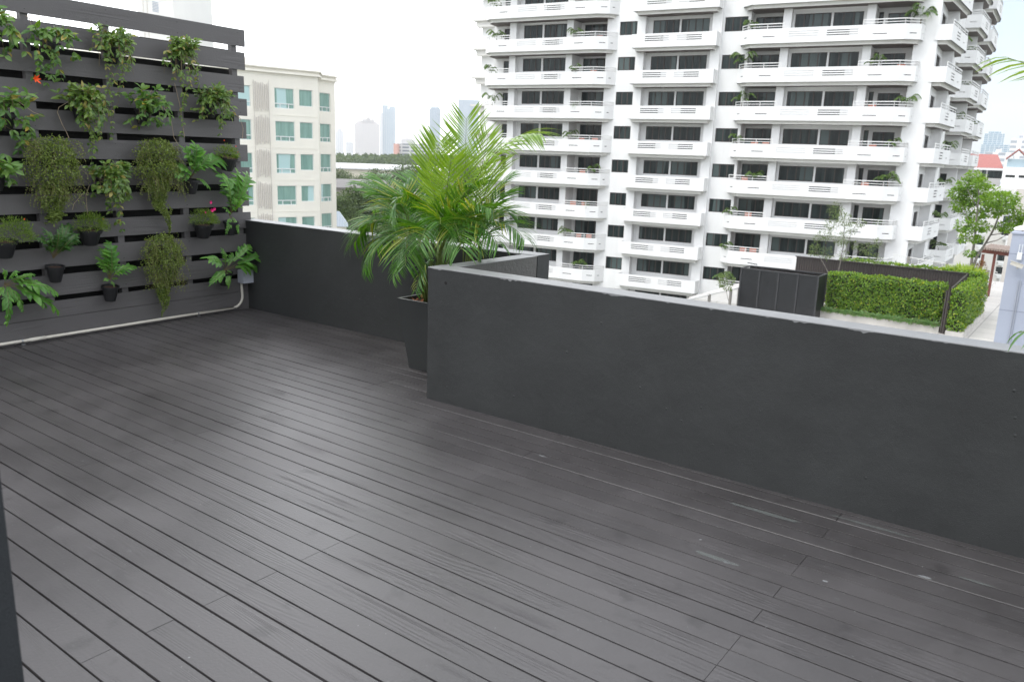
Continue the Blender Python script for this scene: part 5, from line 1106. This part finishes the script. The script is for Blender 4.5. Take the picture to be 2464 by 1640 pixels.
for (x, y, w_, h_) in ((2421, 559, 18, 14), (2410, 620, 17, 15), (2406, 651, 17, 16), (2424, 528, 16, 15), (2317, 580, 15, 14), (2359, 583, 13, 12), (2362, 553, 12, 14), (2352, 613, 14, 15), (2366, 520, 12, 13), (2430, 497, 14, 14), (2328, 548, 12, 12), (2334, 515, 11, 11), (2372, 490, 12, 12)):
    u, z = on_h(x, y); wd = w_ / FPX * R1; wl.append((u - wd / 2, u + wd / 2, z - h_ / FPX * R1 / 2, z + h_ / FPX * R1 / 2))
slab_building('white_hotel', 'stained white building with air conditioners under small dark windows', hA, hB, 14, -24, P(2400, 452, R1).z, simple('stained_white', (.70, .69, .66), .85, var=.06, scale=.15, dirt=.35), wl, ac=True)
gA = P(2438, 500, 150); gB = P(2530, 520, 150)
slab_building('beige_building', 'beige building with striped window partly behind the blue wall', gA, gB, 10, -24, P(2450, 455, 150).z, simple('beige_render', (.60, .56, .52), .85, var=.05, scale=.2, dirt=.2), [(.9, 3.2, P(2452, 543, 150).z, P(2452, 522, 150).z)])
A = P(2408, 440, 190); B = P(2468, 447, 190); z1 = P(2430, 402, 190).z; zb_ = P(2430, 460, 190).z
wv = []
for x in (2414, 2421, 2437, 2446): u = (x - 2408) / FPX * 190; wv.append((u, u + (.7 if x in (2414, 2446) else .95), P(2430, 427, 190).z, P(2430, 421, 190).z))
gh = slab_building('gabled_house', 'white building with a small red gabled roof at the right edge', A, B, 8, -24, z1, simple('bright_white', (.8, .8, .8), .8), wv)
Ln = (B - A).length; zt = z1 + 24; m = MB(); m.box(Ln * .12, Ln * .88, .8, 6, zt, zt + 1.6); m.build('glass_lantern', simple('lantern_glass', (.35, .45, .5), .2), gh)
m = MB(); pk = zt + 3.6; e0 = zt + 1.7
for s_ in (1, -1):
    xa = Ln / 2; xb = Ln * (.5 + .46 * s_); m.face([(xa, .2, pk), (xb, .2, e0), (xb, 6.5, e0), (xa, 6.5, pk)]); m.face([(xa, .2, pk - .3), (xb, .2, e0 - .3), (xb, 6.5, e0 - .3), (xa, 6.5, pk - .3)]); m.face([(xa, .2, pk), (xb, .2, e0), (xb, .2, e0 - .3), (xa, .2, pk - .3)])
m.build('roof', simple('red_tiles', (.34, .125, .11), .7, var=.1), gh)
A = P(2320, 420, 200); B = P(2408, 428, 200); zt = P(2370, 405, 200).z
rh = slab_building('red_roofed_house', 'building with a bright red hipped roof between tower and gable', A, B, 12, -24, zt, simple('grey_render', (.48, .47, .46), .8), [(3.2, 4.0, zt - 2.1, zt - .3), (4.3, 7.6, zt - 2.0, zt - .4), (8.1, 8.9, zt - 2.2, zt - .2)])
Ln = (B - A).length; z_ = zt + 24; m = MB(); m.face([(-2, -.8, z_ + .1), (Ln + .2, -.8, z_ + .1), (Ln - 1.2, 5, z_ + 3.0), (-2, 5, z_ + 3.0)]); m.face([(Ln + .2, -.8, z_ + .1), (Ln + .2, 12, z_ + .1), (Ln - 1.2, 5, z_ + 3.0)]); m.face([(Ln + .2, 12, z_ + .1), (-2, 12, z_ + .1), (-2, 5, z_ + 3.0), (Ln - 1.2, 5, z_ + 3.0)]); m.build('roof', bpy.data.materials['red_tiles'], rh)
m = MB(); m.box(-2, Ln + .25, -.85, -.6, z_ - .35, z_ + .08); m.build('fascia', M_['frame'], rh)
# ------------------------------------------------------------------ distant city
def gridmat(name, wall, glass, pu, pz, fu=.55, fz=.5, rough=.5):
    m, nt, b = newmat(name); tcn = N(nt, "ShaderNodeTexCoord"); sx = N(nt, "ShaderNodeSeparateXYZ"); L(nt, tcn.outputs["Object"], sx.inputs[0])
    def cell(src, p, f):
        a = N(nt, "ShaderNodeMath"); a.operation = 'DIVIDE'; L(nt, src, a.inputs[0]); a.inputs[1].default_value = p; c = N(nt, "ShaderNodeMath"); c.operation = 'FRACT'; L(nt, a.outputs[0], c.inputs[0]); g = N(nt, "ShaderNodeMath"); g.operation = 'LESS_THAN'; L(nt, c.outputs[0], g.inputs[0]); g.inputs[1].default_value = f; return g.outputs[0]
    s_ = N(nt, "ShaderNodeMath"); s_.operation = 'ADD'; L(nt, sx.outputs[0], s_.inputs[0]); L(nt, sx.outputs[1], s_.inputs[1])
    mm = N(nt, "ShaderNodeMath"); mm.operation = 'MULTIPLY'; L(nt, cell(s_.outputs[0], pu, fu), mm.inputs[0]); L(nt, cell(sx.outputs[2], pz, fz), mm.inputs[1])
    mx = N(nt, "ShaderNodeMixRGB"); L(nt, mm.outputs[0], mx.inputs[0]); mx.inputs[1].default_value = (*wall, 1); mx.inputs[2].default_value = (*glass, 1); L(nt, mx.outputs[0], b.inputs["Base Color"]); b.inputs["Roughness"].default_value = rough; return m
def tower(name, label, x0, x1, y0, r_, depth, mat, tiers=(), crown=None, cat='tower'):
    """main shaft from pixel x0..x1 with its top at y0; tiers: (fx0, fx1, extra height m) set on the roof"""
    A = P(x0, y0, r_); B = P(x1, y0, r_); e_ = Vector((B.x - A.x, B.y - A.y)); Ln = e_.length; e_.normalize(); r0 = empty(name, (A.x, A.y, -24), atan2(e_.y, e_.x)); tag(r0, label, cat); m = MB(); h = A.lerp(B, .5).z + 24
    m.box(0, Ln, 0, depth, 0, h); m.build('shaft', mat, r0)
    for (f0, f1, dz) in tiers:
        t_ = MB(); t_.box(Ln * f0, Ln * f1, depth * .12, depth * .85, h, h + dz * r_ / FPX); t_.build('roof_tier', mat, r0)
    return r0
g_white = gridmat('white_block_grid', (.75, .75, .75), (.35, .38, .42), 7, 3.6); g_beige = gridmat('beige_block_grid', (.62, .56, .52), (.40, .39, .40), 6, 3.8, .5, .45)
g_blue = gridmat('blue_glass_grid', (.55, .60, .62), (.08, .22, .32), 9, 4.2, .85, .7); g_blue2 = gridmat('deep_blue_glass_grid', (.35, .45, .52), (.04, .14, .24), 7, 4, .9, .8); g_mid = gridmat('midrise_grid', (.55, .55, .54), (.12, .14, .16), 9, 3.6, .8, .5)
tower('far_tower', 'hazy white block peeping out just right of the cream hotel', 808, 826, 315, 3150, 45, g_white, [(.2, .8, 5)])
tower('far_tower', 'wide hazy beige tower block with a stepped crown', 853, 913, 297, 3450, 68, g_beige, [(.08, .92, 5), (.3, .8, 10), (.48, .62, 14)])
tower('far_tower', 'tall slim hazy blue glass tower beside the beige block', 920, 951, 262, 3450, 60, g_blue, [(.0, .45, 8), (.55, 1, 5)])
tower('far_tower', 'narrow white slab attached to the slim blue tower', 914, 921, 272, 3440, 60, g_white)
tower('far_tower', 'hazy deep blue tower partly behind the palm crown', 1034, 1060, 262, 3600, 60, g_blue2, [(.1, .9, 4)])
tower('far_tower', 'broad pale blue tower between palm tip and white tower', 1103, 1153, 243, 3750, 90, g_blue2, [(.0, 1, 3)])
tower('far_tower', 'pale low block far behind, left of the beige tower', 832, 850, 342, 3900, 60, g_white)
tower('far_tower', 'very faint pale block between the two blue towers', 965, 1000, 335, 4000, 60, g_beige, [(.3, .6, 3)])
tower('brick_ended_block', 'grey mid-rise block with a brick red end wall', 948, 1060, 347, 900, 25, g_mid, [(.55, .7, 4)], cat='building')
m = MB(); A = P(947, 347, 897); B = P(966, 347, 897); m.box(A.x, B.x, A.y, A.y + 3, -24, A.z + .5); o = m.build('brick_stair_block', simple('salmon_brick', (.55, .30, .24), .8), None, off=(A.x, A.y, -24)); o.location = (A.x, A.y, -24); tag(o, 'salmon coloured stair block at the end of the grey mid-rise', 'building')
tower('glass_tower', 'hazy blue glass office tower above the red roof on the right', 2370, 2418, 322, 2200, 60, g_blue, [(.18, .8, 5)])
tower('glass_tower', 'lower shoulder in front of the right hand blue glass tower', 2362, 2430, 348, 2190, 30, g_blue)
tower('white_highrise', 'pale high rise with dark caps at the right edge', 2433, 2475, 336, 700, 30, g_white, [(.05, .3, 3), (.45, .9, 9)])
tower('low_white_block', 'low pale block with a roof box behind the red roof', 2372, 2440, 366, 600, 25, g_white, [(.35, .55, 8)], cat='building')
# low roofs between the trees
def shed(label, x0, x1, y0, r_, depth, zdrop, mat, wallm, slope=0.0):
    A = P(x0, y0, r_); B = P(x1, y0, r_); e_ = Vector((B.x - A.x, B.y - A.y)); Ln = e_.length; e_.normalize(); r0 = empty('low_building', (A.x, A.y, -24), atan2(e_.y, e_.x)); tag(r0, label, 'building'); h = A.z + 24
    m = MB(); m.box(0, Ln, 0, depth, 0, h - .6); m.build('wall', wallm, r0); m = MB(); m.face([(-.8, -.8, h - .4), (Ln + .8, -.8, h - .4), (Ln + .8, depth, h + slope), (-.8, depth, h + slope)]); m.face([(-.8, -.8, h - .8), (Ln + .8, -.8, h - .8), (Ln + .8, -.8, h - .4), (-.8, -.8, h - .4)]); m.build('roof', mat, r0); return r0
grey_roof = simple('grey_roof', (.15, .14, .135), .8, var=.1, scale=.1); pale_roof = simple('pale_roof', (.45, .45, .45), .7, var=.08, scale=.1)
shed('long low pale building with a white roof edge in the middle distance', 800, 1075, 401, 330, 26, 4, pale_roof, gridmat('low_grid', (.62, .57, .46), (.30, .29, .27), 6, 9, .3, .55), 1.2)
shed('grey sheet roof just below the long pale building', 800, 940, 446, 210, 14, 4, grey_roof, simple('shed_wall', (.30, .28, .25), .8), 1.2)
shed('brown grey roof behind the palm fronds', 905, 1020, 482, 190, 14, 4, grey_roof, bpy.data.materials['shed_wall'], 1.2)
shed('faint white roofs just in front of the far woods', 826, 905, 379, 800, 40, 3, pale_roof, pale_roof, 3)
A = P(800, 545, 95); hs = empty('tiled_house', (A.x, A.y, -24)); tag(hs, 'small house with a pale blue tiled hip roof', 'house'); e_ = P(838, 545, 95) - A; n_ = Vector((-e_.y, e_.x, 0)).normalized(); m = MB(); zz = A.z + 24
E = lambda x, y, z: (e_.x * x + n_.x * y, e_.y * x + n_.y * y, z)
m.face([E(-.6, 0, zz), E(1, 0, zz), E(.45, 2.2, zz + 1.6), E(-.6, 2.2, zz + 1.6)]); m.face([E(1, 0, zz), E(1, 5, zz), E(.45, 2.2, zz + 1.6)]); m.build('roof', gridmat('blue_tiles', (.58, .64, .70), (.38, .44, .52), .45, .12, .9, .8, .4), hs); m = MB(); m.prism([E(-.6, .25, 0)[:2], E(.88, .25, 0)[:2], E(.88, 5, 0)[:2], E(-.6, 5, 0)[:2]], 0, zz + .02); m.build('wall', M_['cream'], hs)
def far_tree(label, x, ytop, r_, w, h, seed, n=1500, ln=None):
    rr = random.Random(seed); top = P(x, ytop, r_); base = Vector((top.x, top.y, -24)); cl = []
    for i in range(13):
        a = rr.uniform(0, 2 * pi); k_ = rr.random() ** .6; cl.append((Vector((top.x + cos(a) * w * k_ * .8, top.y + sin(a) * w * k_ * .6, top.z - h * (.18 + .75 * rr.random() * (k_ ** .5)))), w * rr.uniform(.28, .48), .75))
    cl.append((Vector((top.x, top.y, top.z - w * .3)), w * .42, .8)); cl.append((Vector((top.x, top.y, top.z - h * .5)), w * .85, h / w * .42)); n = int(n * 2.6)
    br = [[base, base.lerp(top, .35), base.lerp(top, .8)]] + [[base.lerp(top, .35), c[0]] for c in cl[:6]]
    return crown_tree('far_tree', label, base, br, cl, M_['farleaf'], n, ln or w * .11, .35, seed=seed)
for i, (lb, x, yt, r_, w, h, n) in enumerate((
    ('big dark rounded tree right beside the cream hotel', 862, 447, 125, 4.6, 9, 3200), ('dense tree behind the tiled roof, against the hotel corner', 822, 462, 118, 3.2, 9, 2200), ('lower leafy tree above the parapet left of the palm', 880, 520, 105, 3.0, 6, 2000),
    ('broad tree just behind the left palm fronds', 915, 468, 128, 3.8, 8, 2200), ('tree low behind the middle of the palm', 965, 500, 120, 4.0, 8, 2000), ('light green tree directly above the parapet edge', 850, 540, 98, 2.6, 5, 1600), ('tree behind the right side of the palm', 1030, 480, 130, 4.5, 9, 2000),
    ('tree seen between palm and white tower', 1120, 520, 120, 4.2, 9, 1800), ('round tree filling the gap under the grey roof', 835, 500, 116, 3.6, 8, 1800), ('bushy tree close behind the parapet by the palm', 905, 545, 100, 3.4, 6, 1800), ('paler tree between the grey roof and the palm', 945, 435, 215, 5.5, 8, 1400), ('wide dark tree under the long pale building', 870, 425, 250, 5.0, 6, 1300), ('small dark tree against the long pale building, left', 826, 408, 270, 6.0, 8, 1300), ('dark tree clump before the long pale building, near the palm', 905, 408, 280, 6.5, 8, 1300), ('larger dark tree before the long pale building', 975, 392, 290, 9, 11, 1500), ('dark tree behind the palm top', 1045, 405, 280, 8, 11, 1300), ('distant tree right of the palm crown', 1135, 400, 300, 8, 10, 1200))):
    far_tree(lb, x, yt, r_, w, h, 100 + i, n)
wd = MB(); r = random.Random(77)
for i in range(15000):
    x = r.uniform(790, 1190); rr = r.uniform(560, 760); base = P(x, 372 + (x - 800) * .012, rr); hgt = r.random()
    p = Vector((base.x, base.y, base.z - (1 - hgt) * 11 - 2.0 * abs(mnoise.noise(Vector((x * .05, rr * .01, 0))) * 3)))
    wd.leaf(p, rv(r), rv(r) + Vector((0, 0, .5)), 2.6, 2.0, 0, bend=.1, segs=2)
o = wd.build('woods', M_['farleaf'], None); tag(o, 'far off band of dark treetops below the skyline', None, None, 'stuff')
wd = MB()
for i in range(9000):
    a = r.uniform(-1.3, .3); rr = r.uniform(150, 600); p = Vector((sin(a) * rr, cos(a) * rr, -24 + r.random() * 7 * (1 + mnoise.noise(Vector((a * 20, rr * .03, 0)))))); wd.leaf(p, rv(r), rv(r), 2.2, 1.8, 0, bend=.1, segs=2)
o = wd.build('garden_trees', M_['farleaf'], None); tag(o, 'low mass of treetops and gardens far below', None, None, 'stuff')
gm = simple('city_ground', (.16, .17, .14), .9, var=.5, scale=.02); gd = MB(); gd.face([(5100 * cos(2 * pi * k_ / 48), 5100 * sin(2 * pi * k_ / 48), -24) for k_ in range(48)])
o = gd.build('ground', gm, None); tag(o, kind='structure')
# our own building under the deck
ob = MB(); ob.box(-7.25, 3.9, -6, 4.98, -24, -.32); o = ob.build('own_building', M_['wall'], None, off=(-2, 0, -24)); o.location = (-2, 0, -24); tag(o, 'dark building beneath the roof deck', 'building')
# ------------------------------------------------------------------ haze
hz = MB(); hz.box(-5200, 5200, -5200, 5200, -25.5, 360); hm = bpy.data.materials.new('haze_air'); hm.use_nodes = True; ht = hm.node_tree; ht.nodes.clear(); ho = N(ht, "ShaderNodeOutputMaterial"); pv = N(ht, "ShaderNodeVolumePrincipled")
pv.inputs["Color"].default_value = (.96, .975, .985, 1); pv.inputs["Density"].default_value = 0.00025; pv.inputs["Anisotropy"].default_value = 0.2; L(ht, pv.outputs[0], ho.inputs["Volume"])
if HAZE: o = hz.build('haze', hm, None); tag(o, kind='stuff')
